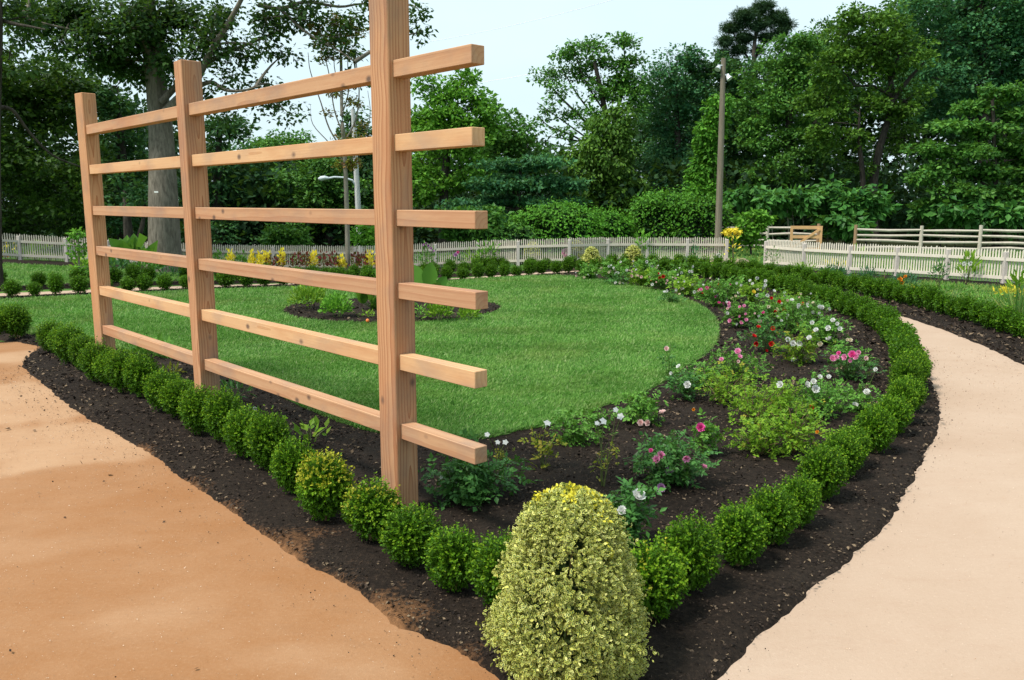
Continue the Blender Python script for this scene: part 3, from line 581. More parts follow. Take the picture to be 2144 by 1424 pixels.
# ------------------------------------------------------------------ poles, lamp, wires
pb = W(1503, 528, 31) ; pb[2] = 0; pt = W(1515, 122, 31)
r = empty('lamp_pole', pb, 'tall grey wooden pole with two small floodlights, standing behind the picket fence', 'pole')
b = MB(); b.tube([(0, 0, -.2), np.r_[(pt - pb)[:2] * .5, pt[2] / 2], pt - pb], [.135, .115, .085], 12); link('pole', b.mesh('pole', M['polewood']), r)
for dx, py in ((-9, 140), (10, 160)):
    c = W(1514 + dx, py, 30.95) - pb; b = MB(); b.tube([c + (-.02, 0, .09), c, c + (np.sign(dx) * .06, -.06, -.10)], [.04, .075, .11], 10); b.box(c + (-np.sign(dx) * .08, 0, .05), (.2, .04, .04)); link('floodlight', b.mesh('floodlight', M['metal']), r)
pb = W(755, 525, 38); pb[2] = terr(pb[0], 38); pt = W(739, 228, 38)
r = empty('street_lamp', pb, 'pale leaning street lamp post with a curved arm beside the sparse young tree', 'street lamp')
b = MB(); b.tube([(0, 0, -.2), (pt - pb) * .5, pt - pb], [.14, .12, .09], 10); link('pole', b.mesh('pole', M['palepole']), r)
arm = [W(748, 395, 38), W(738, 378, 37.9), W(720, 372, 37.8), W(700, 371, 37.7), W(684, 374, 37.6)]
b = MB(); b.tube(np.array(arm) - pb, .045, 8); link('arm', b.mesh('arm', M['metal']), r)
hd = W(676, 374, 37.55) - pb; b = MB(); b.tube([hd + (.26, 0, .02), hd + (.1, 0, .03), hd + (-.08, 0, .0), hd + (-.2, 0, -.02)], [.05, .1, .11, .05], 10); link('lamp_head', b.mesh('lamp_head', M['metal']), r)
for a, c, s_, lb in (((640, 118, 52), (1330, -14, 44), .5, 'upper thin dark wire crossing the pale sky'), ((820, 186, 56), (1180, 140, 54), .3, 'lower thin dark wire crossing the pale sky behind the rails')):
    p0, p1 = W(*a), W(*c); t = np.linspace(0, 1, 16)[:, None]; pts = p0 * (1 - t) + p1 * t - np.array([0, 0, 1]) * (4 * t * (1 - t)) * s_
    b = MB(); b.tube(pts, .011, 5); tag(link('power_line', b.mesh('power_line', M['metal'])), lb, 'wire')
# ------------------------------------------------------------------ boxwood balls
ORD = 'first second third fourth fifth sixth seventh eighth ninth tenth eleventh twelfth thirteenth fourteenth fifteenth sixteenth seventeenth eighteenth nineteenth twentieth'.split()
def ordn(i):
    if i < 20: return ORD[i]
    t = ['twenty', 'thirty', 'forty', 'fifty', 'sixty', 'seventy', 'eighty', 'ninety'][(i + 1) // 10 - 2]; u = (i + 1) % 10
    return (t + '-' + ORD[u - 1]) if u else t[:-1] + 'ieth'
def bush_dirs(n, low=-.75):
    i = np.arange(n) + .5; z = 1 - i / n * (1 - low); th = i * 2.39996 + rng.random(n) * .5; r = np.sqrt(np.maximum(0, 1 - z * z))
    return np.c_[r * np.cos(th), r * np.sin(th), z]
def boxwood_mesh(rx, hz, shoots, pairs, ll, tip=.25, yellow=0., ragged=.10, seed=0):
    rg = np.random.default_rng(seed); u = bush_dirs(shoots, -.93); n = shoots
    lump = 1 + .10 * (fbm(u[:, 0] * 2 + 5, u[:, 1] * 2 + u[:, 2], 1.4, 2, seed) - .5) * 2 + ragged * rg.normal(size=n) * (.5 + .6 * np.clip(u[:, 2], 0, 1)) * .5
    c = np.array([0, 0, hz * .56]); sc = np.array([rx, rx, hz * .48]); E_ = u * lump[:, None] * sc
    st = E_ * .45 + rg.normal(size=(n, 3)) * rx * .07; en = E_ * (1 + rg.random(n) * .12)[:, None] + np.array([0, 0, 1]) * (rx * (.10 + .24 * rg.random(n) ** 4) * rg.random(n))[:, None]
    b = MB(); t = np.repeat(np.linspace(.35, 1, pairs)[None], n, 0) + rg.random((n, pairs)) * .06
    en[:, :2] *= (1 - .22 * np.clip(-u[:, 2:3], 0, 1)); P = st[:, None] + (en - st)[:, None] * t[..., None]; ax = unit(en - st)
    for sgn in (1, -1):
        rdv = unit(np.cross(np.repeat(ax[:, None], pairs, 1), rg.normal(size=(n, pairs, 3))))
        D = unit(ax[:, None] * .75 + sgn * rdv * .9); N = unit(ax[:, None] * .6 + rg.normal(size=(n, pairs, 3)) * .4 + np.array([0, 0, .35]))
        L = ll * (.75 + .5 * rg.random((n, pairs))); isT = (t > .86) & (u[:, 2] > -.1)[:, None] & (rg.random((n, pairs)) < tip * 2)
        ye = isT & (((fbm(u[:, 0] * 3 + 9, u[:, 1] * 3, 1.2, 2, seed + 3) < yellow) & (u[:, 2] > .25))[:, None] if yellow > 0 else False)
        for sel, mt in ((~isT, 0), (isT & ~ye, 1), (ye, 2)):
            if sel.any(): b.leaves((P + c)[sel], D[sel], N[sel], L[sel], L[sel] * .58, .12, mt, .5)
    m = int(shoots * 2.5); w = rdir(m) * rg.random((m, 1)) ** .4 * .72
    b.leaves(w * sc + c, rdir(m), rdir(m), ll * 1.7, ll * 1.1, .1, 0)
    return b.mesh('boxwood_foliage', [M['box'], M['boxtip'], M['boxyellow']])
tb = MB()
for k in range(5):
    a = rng.random() * 6.28; tb.tube([(.012 * math.cos(a), .012 * math.sin(a), -.03), (.03 * math.cos(a), .03 * math.sin(a), .09), (.08 * math.cos(a), .08 * math.sin(a), .2)], [.009, .007, .003], 5)
TRUNK = tb.mesh('boxwood_trunk', M['cane'])
HI = [boxwood_mesh(.138, .325, 560, 7, .0162, .24, 0, .19, s) for s in range(5)]
HIY = [boxwood_mesh(.135, .305, 560, 7, .0162, .6, y, .19, 20 + s) for s, y in enumerate((.8, .42, .36))]
LO = [boxwood_mesh(.143, .33, 200, 4, .03, .06, 0, .08, 40 + s) for s in range(4)]
FARS = [boxwood_mesh(.155, .34, 110, 3, .048, .03, 0, .07, 50 + s) for s in range(3)]
def boxwood(p, sc, label, group, kind='hi', me=None, asym=None):
    rz = rng.random() * 6.28; z = terr(p[0], p[1]) + .02; s3 = (sc * (1 + .07 * rng.normal()), sc * (1 + .07 * rng.normal()), sc * (1 + .09 * rng.normal()))
    if kind == 'far':
        o = link('boxwood', me or FARS[rng.integers(3)], None, (p[0], p[1], z)); o.rotation_euler = (0, 0, rz); o.scale = s3; return tag(o, label, 'shrub', group)
    e = empty('boxwood', (p[0], p[1], z), label, 'shrub', group, rz, s3)
    link('foliage', me or (HI if kind == 'hi' else LO)[rng.integers(5 if kind == 'hi' else 4)], e); link('trunk', TRUNK, e); return e
GF = 'boxwoods in the front row under the trellis'
FR = [(112, 742), (135, 752), (152, 770), (178, 782), (208, 805), (238, 812), (262, 828), (300, 838), (345, 868), (382, 880), (420, 917), (472, 932), (518, 965), (565, 990), (618, 1040), (683, 1098), (783, 1140), (863, 1192), (952, 1246), (1055, 1288)]
for i, (px, py) in enumerate(FR):
    p = G(px, py); k = len(FR) - 1 - i; me = None
    lb = f'round green boxwood, {ordn(k)} in the front row counting left from the golden shrub'
    if (px, py) == (683, 1098): me = HIY[0]; lb = 'low boxwood with a bright yellow top, left of the near trellis post'
    elif (px, py) == (783, 1140): me = HIY[1]; lb = 'plump boxwood flecked yellow, in front of the foot of the near trellis post'
    elif (px, py) == (1055, 1288): lb = 'boxwood mostly hidden behind the left side of the golden shrub'
    boxwood(p, [1.04, .98, 1.05, .98, 1.06, 1, 1.06][i % 7] * (1.07 if i > 10 else 1.14), lb, GF, 'hi', me)
GR = 'boxwoods along the inner edge of the pale path'
RR = [(1362, 1305), (1440, 1249), (1545, 1193), (1612, 1150), (1668, 1112), (1718, 1055), (1758, 1010), (1780, 985), (1828, 955), (1864, 918), (1882, 893), (1898, 868)]
for i, (px, py) in enumerate(RR):
    boxwood(G(px, py), [1.04, 1.02, 1.0, .98, .88, 1.06, .86, .92, 1.03, .92, 1.02, .98][i], f'green boxwood ball, {ordn(i)} in the row right of the golden shrub, beside the pale path', GR, 'hi', HIY[2] if i == 0 else None)
d0 = np.linalg.norm(ROW_RIGHT - G(1902, 845)[:2], axis=1).argmin(); dens_ = resample(ROW_RIGHT[d0:], .41)
cnt = len(RR); seg = {}
LANDF = [(-400, 150, 'along the lawn, left of the left post'), (150, 225, 'along the lawn, behind the left post'), (225, 400, 'along the lawn, between left and middle posts'), (400, 460, 'along the lawn, behind the middle post'), (460, 790, 'along the lawn, between middle and near posts'), (790, 880, 'along the lawn, behind the near post'), (880, 1100, 'along the lawn, right of the near post'), (1100, 1260, 'along the lawn, before the golden boxwoods')]
last = None; far_items = []
for p in dens_:
    px, py = proj(np.r_[p, terr(*p)])
    y = p[1]
    if y < 21.5 and p[0] > 3: boxwood(p + rng.normal(size=2) * .015, 1.12, f'green boxwood, {ordn(cnt)} from the golden shrub in the row curving along the path', GR, 'lo' if y > 9 else 'hi'); cnt += 1
    elif p[0] > 2.2: boxwood(p, 1.05, 'dark small boxwood in the hedge-like row behind the far roses', 'boxwoods merging behind the far roses', 'far')
    else: far_items.append(('inner', p))
far_items = [f for f in far_items]
for p in resample(np.array([f[1] for f in far_items]), .425):
    px, py = proj(np.r_[p, terr(*p)])
    for a, c, t in LANDF:
        if a <= px < c:
            k = seg.get(t, 0); seg[t] = k + 1
            boxwood(p + rng.normal(size=2) * .03, 1.1 + .07 * rng.normal(), f'dark boxwood {t}, {ordn(k)} of them from the right', 'boxwoods in the far row beside the lawn', 'lo'); break
seg = {}
LANDO = [(-500, 150, 'across the path, left of the left post'), (150, 400, 'across the path, between left and middle posts'), (400, 790, 'across the path, between middle and near posts'), (790, 1180, 'across the path, right of the near post')]
co = 0
for p in resample(ROW_OUTER, .41)[::1]:
    px, py = proj(np.r_[p, terr(*p)]); y = p[1]
    if px > 2300: continue
    if p[0] > 6.3: boxwood(p + rng.normal(size=2) * .02, 1.12, f'green boxwood, {ordn(co)} from the right in the row across the pale path', 'boxwoods along the outer edge of the pale path', 'lo'); co += 1
    elif px > 1180: boxwood(p, 1.1, 'dark small boxwood in the outer row behind the far roses', 'boxwoods of the outer row merging behind the far roses', 'far')
    elif co % 1 == 0:
        if rng.random() < .12: continue
        for a, c, t in LANDO:
            if a <= px < c:
                k = seg.get(t, 0); seg[t] = k + 1
                boxwood(p + rng.normal(size=2) * .04, 1.1 + .07 * rng.normal(), f'dark boxwood {t}, {ordn(k)} of them from the right', 'boxwoods in the back row beyond the path', 'lo'); break
for i, (px, py, s_) in enumerate(((36, 712, 1.35), (14, 700, 1.25), (-20, 716, 1.3))):
    boxwood(G(px, py), s_, ['larger boxwood at the left edge, nearest the side path', 'larger boxwood at the left edge, behind its neighbour', 'larger boxwood cut by the left edge of the photo'][i], 'boxwoods at the left edge', 'hi')
k = 0
for a, c in ((1112, 1200), (1000, 1110), (1130, 1300)):     # third short rows before the picket fence
    for px in range(a, c, 17):
        if k % 7 == 3: k += 1; continue
        p = W(px, 540, 27.4 if a != 1000 else 27.0) ; p[2] = 0; boxwood(p, 1.0 + .05 * rng.normal(), 'tiny dark boxwood in the short rows just before the picket fence', 'tiny boxwoods before the picket fence', 'far'); k += 1

# ------------------------------------------------------------------ golden variegated boxwoods
def golden_mesh(rx, hz, shoots, per, ll, seed, var=True, hollow=True, yl=.65):
    rg = np.random.default_rng(seed); n = shoots
    zz = rg.random(n) ** .85; th = rg.random(n) * 6.2832
    prof = np.interp(zz, [0, .08, .25, .45, .65, .82, .93, 1.0], [.55, .86, 1.04, .95, .80, .64, .46, .12])
    lump = 1 + .42 * (fbm(np.cos(th) * 1.8 + zz * 4.5, np.sin(th) * 1.8 + 7, 1.9, 3, seed) - .5) + .05 * np.abs(rg.normal(size=n)) + np.where(rg.random(n) < .05, .06 + .12 * rg.random(n), 0)
    holes = fbm(th * 1.6 + 3, zz * 5, 1.7, 2, seed + 4)
    keep = ~((holes > .80) & (rg.random(n) < .7)) if hollow else np.ones(n, bool)
    zz, th, prof, lump = zz[keep], th[keep], prof[keep], lump[keep]; n = len(zz)
    c = np.c_[np.cos(th) * prof * rx * lump, np.sin(th) * prof * rx * lump, zz * hz]
    out = unit(np.c_[np.cos(th), np.sin(th), .15 + 1.5 * (zz - .3)] + rg.normal(size=(n, 3)) * .35)
    Ls = rx * .22; b = MB(); t = np.linspace(0, 1, per)[None] + rg.random((n, per)) * .12
    P = c[:, None] - out[:, None] * Ls * .75 + out[:, None] * (t * Ls)[..., None] + rg.normal(size=(n, per, 3)) * rx * .012
    az = rg.normal(size=(n, per, 3)); rdv = unit(np.cross(np.repeat(out[:, None], per, 1), az))
    D = unit(out[:, None] * .7 + rdv); N = unit(out[:, None] * .9 + rg.normal(size=(n, per, 3)) * .45 + (0, 0, .3)); L = ll * (.7 + .5 * rg.random((n, per)))
    ye = (fbm(th * 1.2, zz * 3, 1.5, 2, seed + 8) + 1.0 * (np.minimum(zz, 1) - .86) + .05 * np.cos(th - .4) + .06 * rg.normal(size=n) > yl)
    yy = np.repeat(ye[:, None], per, 1)
    b.leaves(P[~yy], D[~yy], N[~yy], L[~yy], L[~yy] * .62, .10, 0, .5)
    if yy.any(): b.leaves(P[yy], D[yy], N[yy], L[yy], L[yy] * .62, .10, 1, .5)
    if var:
        s = ~yy & (rg.random((n, per)) < .93); D2 = D[s]; Sd = unit(np.cross(D2, N[s])); Nn = np.cross(Sd, D2)
        w = .38 + .24 * rg.random((s.sum(), 1))
        b.leaves(P[s] + D2 * L[s][:, None] * .1 + Nn * .0011, D2, N[s], L[s] * .76, L[s] * .40 * (w[:, 0] + .2), .10, 2, .5)
        b.leaves(P[s] + D2 * L[s][:, None] * .1 - Nn * .0011, D2, N[s], L[s] * .76, L[s] * .40 * (w[:, 0] + .2), .10, 2, .5)
    m = n; w = rg.random(m); a = rg.random(m) * 6.28; pr = np.interp(w, [0, .3, .7, 1], [.6, .78, .6, .1]) * rx * rg.random(m) ** .5
    b.leaves(np.c_[np.cos(a) * pr, np.sin(a) * pr, w * hz * .93], rdir(m), rdir(m), ll * 1.6, ll, .1, 2)
    return b.mesh('golden_foliage', [M['varcream'], M['varyellow'], M['vargreen']])
gb = G(1190, 1412); gs = depth(gb) / F
e = empty('golden_boxwood', gb, 'large cream and green variegated boxwood, rounded cone at the front point of the bed', 'shrub', 'golden variegated boxwoods')
link('foliage', golden_mesh(.285, .815, 5000, 10, .018, 3), e)
b = MB()
for k_ in range(7):
    a = k_ * .9; b.tube([(.03 * math.cos(a), .03 * math.sin(a), -.05), (.08 * math.cos(a), .08 * math.sin(a), .25), (.17 * math.cos(a + .2), .17 * math.sin(a + .2), .55 + .2 * rng.random())], [.012, .009, .003], 5)
link('branches', b.mesh('branches', M['cane']), e)
for px, pt, pb, wd, lb in ((1115, 510, 556, 36, 'small golden boxwood cone, leftmost of those before the picket fence'), (1206, 507, 556, 32, 'narrow golden boxwood, taller of the touching pair before the picket fence'), (1238, 521, 570, 36, 'rounded golden boxwood, nearer of the touching pair before the picket fence'), (1325, 517, 562, 34, 'lone golden boxwood cone beside the climbing plant before the picket fence')):
    g = G(px, pb); s_ = depth(g) / F; e = empty('golden_boxwood', g, lb, 'shrub', 'golden variegated boxwoods')
    link('foliage', golden_mesh(wd * s_ / 2, (pb - pt) * s_ * 1.02, 520, 6, .06, int(px), True, False, 9.), e)
    b = MB(); b.tube([(0, 0, -.05), (0, 0, .4)], .02, 5); link('trunk', b.mesh('trunk', M['cane']), e)

# ------------------------------------------------------------------ flowers
def rose_mesh(r, m, seed, rings=((6, 62, 1.), (6, 42, .85), (5, 22, .66), (3, 6, .45))):
    rg = np.random.default_rng(seed); b = MB()
    for k, (n, tilt, ln) in enumerate(rings):
        for i in range(n):
            az = 6.2832 * i / n + k * .5 + rg.random() * .3; tl = R(tilt + rg.normal() * 6); g = np.linspace(-1, 1, 3); h = np.linspace(0, 1, 4); U, V = np.meshgrid(g, h, indexing='ij')
            wd = r * .62 * np.sin(np.clip(V * .8 + .15, 0, 1) * np.pi * .62) * (1.1 - .3 * k / 3); x = U * wd; y = (V * r * ln); zc = -.22 * r * (U ** 2) * 0 + .25 * r * U ** 2 + .18 * r * V ** 2
            cu = -tl; yy = y * math.sin(tl) - zc * math.cos(tl) * .8; zz = y * math.cos(tl) + zc * math.sin(tl)
            X = x * math.cos(az) - yy * math.sin(az); Yv = x * math.sin(az) + yy * math.cos(az)
            v = np.stack([X, Yv, zz], -1).reshape(-1, 3); ii = np.arange(12).reshape(3, 4); q = np.stack([ii[:-1, :-1], ii[1:, :-1], ii[1:, 1:], ii[:-1, 1:]], -1).reshape(-1, 4); b.add(v, q)
    th = np.linspace(0, 2 * np.pi, 8, endpoint=False)
    for zc_, rr_ in ((.42, .30), (.25, .42)):
        v = np.r_[np.c_[rr_ * r * np.cos(th), rr_ * r * np.sin(th), np.full(8, zc_ * .55 * r)], [[0, 0, zc_ * 1.25 * r]]]; b.add(v, np.stack([np.arange(8), (np.arange(8) + 1) % 8, np.full(8, 8)], 1))
    return b.mesh('rose_bloom', m, True)
def star_mesh(r, m):
    b = MB()
    for i in range(5):
        a = i * 1.2566; c, s = math.cos(a), math.sin(a); pts = np.array([[0, -.12 * r, 0], [0, .12 * r, 0], [.55 * r, .42 * r, .12 * r], [1. * r, 0, .02 * r], [.55 * r, -.42 * r, .12 * r]])
        v = np.c_[pts[:, 0] * c - pts[:, 1] * s, pts[:, 0] * s + pts[:, 1] * c, pts[:, 2]]; b.add(v[[0, 4, 3, 2]], [[0, 1, 2, 3]]); b.add(v[[0, 2, 1]], [[0, 1, 2]])
    b.tube([(0, 0, 0), (0, 0, -.7 * r), (0, 0, -1.9 * r)], [.22 * r, .12 * r, .1 * r], 6)
    return b.mesh('star_bloom', m)
BLOOM = {c: [rose_mesh(1., PET[c], i) for i in range(2)] for c in PET}
STAR = star_mesh(1., PET['white'])
def flower(parent, P0, pos, col, r, star=False, stems=None, name='flower'):
    o = link(name, STAR if star else BLOOM[col][rng.integers(2)], parent, pos - P0)
    tw = Vector((-pos[0] * .5, -pos[1] * .5, (EYE - pos[2]) * .5 + 2.)).normalized() + Vector(rng.normal(size=3) * .35)
    o.rotation_euler = tw.to_track_quat('Z', 'Y').to_euler(); o.scale = (r, r, r); return o
def rose(px, py, wd, ht, label, fl=(), mat='rose_m', n=340, ll=.044, name='rose_bush', canes=8, cat='rose bush', group='rose bushes in the curved bed', r=.034, yell=0., open_=.55, star=False, stemm='stem', flat=.6):
    B = G(px, py); B[2] = terr(B[0], B[1]) + .03; s = depth(B) / F; w = wd * s / 2; h = ht * s / cp * .95; ll *= max(1., depth(B) / 9)
    e = empty(name, B, label, cat, group); st = MB(); P = []; D = []
    for k in range(canes):
        a = rng.random() * 6.28; rr = w * rng.random() ** .6 * .95; tip = np.array([rr * math.cos(a), rr * math.sin(a) * .9, h * (1 - .45 * (rr / max(w, .01)) ** 2) * (.65 + .38 * rng.random())])
        mid = tip * (.3, .3, .58) + rng.normal(size=3) * .02; t = np.linspace(0, 1, 7)[:, None]
        c = (1 - t) ** 2 * np.array([0, 0, -.05]) + 2 * t * (1 - t) * mid + t ** 2 * tip; st.tube(c, np.linspace(.0045, .002, 7), 4, 0, False)
        m = n // canes; tt = .22 + .8 * rng.random(m) ** .8; q = np.stack([np.interp(tt, t[:, 0], c[:, j]) for j in range(3)], 1)
        off = rng.normal(size=(m, 3)) * (1, 1, flat) * min(.075, max(.03, w * .33)) * (1 if open_ > .3 else .6); P.append(q + off); D.append(unit(off * 6 + rng.normal(size=(m, 3)) * .5 + (0, 0, -.1)))
    P = np.concatenate(P); D = np.concatenate(D); P[:, 2] = np.maximum(P[:, 2], .012)
    f = MB(); m = len(P); N = unit(rng.normal(size=(m, 3)) * .5 + (0, 0, 1.)); L = ll * (.6 + .7 * rng.random(m)); S_ = unit(np.cross(D, N))
    yl = rng.random(m) < yell; mi = [M[mat], M['rose_y']]
    for sel, mt in ((~yl, 0), (yl, 1)):
        if not sel.any(): continue
        f.leaves(P[sel] + D[sel] * L[sel][:, None] * .5, D[sel], N[sel], L[sel], L[sel] * .62, .14, mt)
        for sg in (1, -1):
            f.leaves(P[sel] + D[sel] * L[sel][:, None] * .35, unit(D[sel] * .35 + sg * S_[sel]), N[sel], L[sel] * .8, L[sel] * .52, .14, mt)
            f.leaves(P[sel] - D[sel] * L[sel][:, None] * .15, unit(D[sel] * .2 + sg * S_[sel]), N[sel], L[sel] * .65, L[sel] * .42, .14, mt)
    for it in fl:
        fx, fy, col = it[:3]; rr = it[3] if len(it) > 3 else r
        pos = W(fx, fy, B[1] - min(w, .5) * rng.uniform(.3, .9)); pos[2] = max(pos[2], B[2] + .04)
        st.tube([np.array([0, 0, -.02]), (pos - B) * (.5, .5, .6) + rng.normal(size=3) * .015, pos - B - (0, 0, .004)], [.0042, .0034, .0022], 4, 0, False)
        lv = (pos - B) * (.5, .5, .6)
        if col != 'bud': flower(e, B, pos, col, rr * .92 * (.85 + .3 * rng.random()), star)
    link('stems', st.mesh('stems', M[stemm]), e); link('foliage', f.mesh('foliage', mi), e); return e
def near_roses():
    rose(985, 1052, 200, 105, 'low dark green rose bush without blooms, right of the near post', [(922, 1000, 'white', .012)], 'rose_d', 480, .05, canes=12)
    rose(1046, 990, 40, 80, 'slender plant with three white trumpet flowers beside the lowest rail end', [(1020, 910, 'white', .028), (1042, 926, 'white', .022), (1058, 926, 'white', .028)], 'rose_y', 16, .03, 'white_trumpet_plant', 3, 'flowering plant', 'white trumpet flowers in the rose bed', star=True)
    rose(1138, 988, 70, 105, 'white trumpet flower plant with yellowing leaves on bare mulch', [(1146, 886, 'white', .03), (1118, 948, 'bud')], 'rose_y', 34, .05, 'white_trumpet_plant', 4, 'flowering plant', 'white trumpet flowers in the rose bed', star=True, yell=.4)
    rose(1262, 1028, 60, 160, 'tall bare-stemmed plant with white trumpet flowers and reddish foot', [(1263, 882, 'white', .034), (1299, 872, 'white', .034), (1250, 886, 'white', .02), (1289, 858, 'blush', .024)], 'rose_y', 26, .032, 'white_trumpet_plant', 4, 'flowering plant', 'white trumpet flowers in the rose bed', star=True)
    rose(1200, 935, 110, 62, 'low flowerless rose with round green leaves by the lawn edge', [], 'rose_m', 210, .042, canes=8)
    rose(1250, 905, 90, 50, 'thin flowerless rose shoots against the lawn edge', [], 'rose_m', 90, .04, canes=6)
    rose(1345, 893, 100, 75, 'rose with three soft pink blooms hanging low by the lawn', [(1342, 886, 'blush', .038), (1357, 889, 'blush', .038), (1387, 866, 'blush', .034), (1335, 892, 'blush', .022)], 'rose_m', 230, .045, canes=9)
    rose(1408, 1022, 150, 105, 'bushy rose with bright pink blooms alone on dark mulch', [(1363, 945, 'magenta', .022), (1384, 955, 'pink', .034), (1376, 965, 'pink', .034), (1436, 958, 'pink', .038), (1472, 981, 'pink', .028), (1402, 990, 'lilac', .034), (1385, 1022, 'lilac', .034)], 'rose_d', 520, .042, canes=13)
    rose(1472, 962, 70, 80, 'small rose topped by one magenta bloom, left of the big pale bush', [(1466, 896, 'magenta', .042), (1452, 858, 'orange', .014)], 'rose_m', 120, .045, canes=6)
    rose(1318, 1150, 90, 140, 'rose with white blooms just behind the golden shrub', [(1335, 1042, 'white', .04), (1303, 1071, 'white', .032)], 'rose_d', 240, .05, canes=9)
    rose(1440, 842, 80, 60, 'rose with one large white bloom next to the lawn edge', [(1440, 806, 'white', .042), (1422, 769, 'white', .03), (1406, 782, 'white', .018)], 'rose_d', 170, .045, canes=7)
    rose(1400, 800, 30, 80, 'single tall rose stem with a pale blush bloom over the lawn edge', [(1395, 731, 'blush', .034), (1452, 775, 'cream', .022)], 'rose_d', 30, .04, canes=3)
    big = [(1510, 850, 150, 90, 'leafy pale green rose thicket, nearest the lawn'), (1575, 900, 150, 110, 'leafy pale green rose thicket with an arching bare stem'), (1630, 885, 150, 100, 'leafy pale green rose thicket, yellowish, in the middle of the clump'), (1660, 955, 160, 110, 'leafy pale green rose thicket, nearest the path edge boxwoods'), (1590, 960, 130, 90, 'leafy pale green rose thicket, lowest in front')]
    for k, (a, b_, c, d, lb) in enumerate(big):
        rose(a, b_, c, d, lb, {1: [(1635, 806, 'white', .036)], 2: [(1700, 853, 'red', .03)], 3: [(1712, 905, 'orange', .016)]}.get(k, []), 'rose_l', 360, .035, canes=13, stemm='cane', yell=.06)
    rose(1720, 880, 130, 95, 'green rose with a cluster of white blooms right of the pale thicket', [(1688, 806, 'white', .034), (1703, 800, 'white', .03), (1706, 816, 'white', .04), (1716, 790, 'white', .024), (1735, 790, 'white', .026)], 'rose_m', 400, .036, canes=11)
    rose(1800, 868, 90, 60, 'low rose with large single white blooms beside the row', [(1815, 823, 'white', .042), (1790, 849, 'white', .034), (1834, 774, 'white', .028)], 'rose_m', 200, .04, canes=8)
    rose(1780, 800, 130, 65, 'low rose with a tight cluster of hot pink blooms', [(1742, 752, 'pink', .042), (1750, 748, 'pink', .034), (1770, 748, 'pink', .04), (1785, 744, 'magenta', .044), (1793, 748, 'pink', .04), (1798, 738, 'pink', .034), (1757, 741, 'magenta', .03), (1812, 750, 'blush', .028), (1779, 756, 'pink', .03)], 'rose_d', 260, .042, canes=9)
    rose(1545, 800, 140, 75, 'spreading rose with dusty pink blooms at the lawn edge', [(1545, 738, 'pink', .042), (1548, 748, 'pink', .03), (1511, 754, 'pink', .036), (1545, 757, 'blush', .024)], 'rose_m', 430, .036, canes=12)
    rose(1465, 815, 80, 48, 'low flowerless rose between the lawn edge and pale thicket', [], 'rose_m', 170, .04, canes=7)
    rose(1600, 742, 90, 90, 'open rose bush with deep red blooms in mid bed', [(1582, 720, 'red', .044), (1615, 721, 'red', .044), (1578, 705, 'red', .034), (1588, 686, 'red', .036), (1618, 688, 'red', .032), (1604, 740, 'red', .024)], 'rose_d', 210, .04, canes=9)
    rose(1672, 765, 110, 70, 'rose with yellow-green shoots and white blooms in mid bed', [(1661, 719, 'white', .04), (1677, 719, 'white', .048), (1650, 710, 'white', .038), (1695, 709, 'white', .034), (1660, 750, 'white', .034)], 'rose_l', 260, .04, canes=9, yell=.2)
    rose(1725, 725, 130, 65, 'broad rose with many white blooms near the inner row', [(1709, 693, 'white', .05), (1735, 688, 'white', .042), (1736, 712, 'white', .046), (1744, 672, 'white', .038), (1752, 678, 'white', .034), (1758, 690, 'white', .038), (1716, 740, 'cream', .04), (1700, 676, 'white', .034)], 'rose_m', 380, .04, canes=11)
    rose(1775, 765, 90, 45, 'low light green rose in front of the inner row, two cream buds', [(1774, 712, 'cream', .026), (1780, 713, 'cream', .03)], 'rose_m', 200, .04, canes=8)
near_roses()
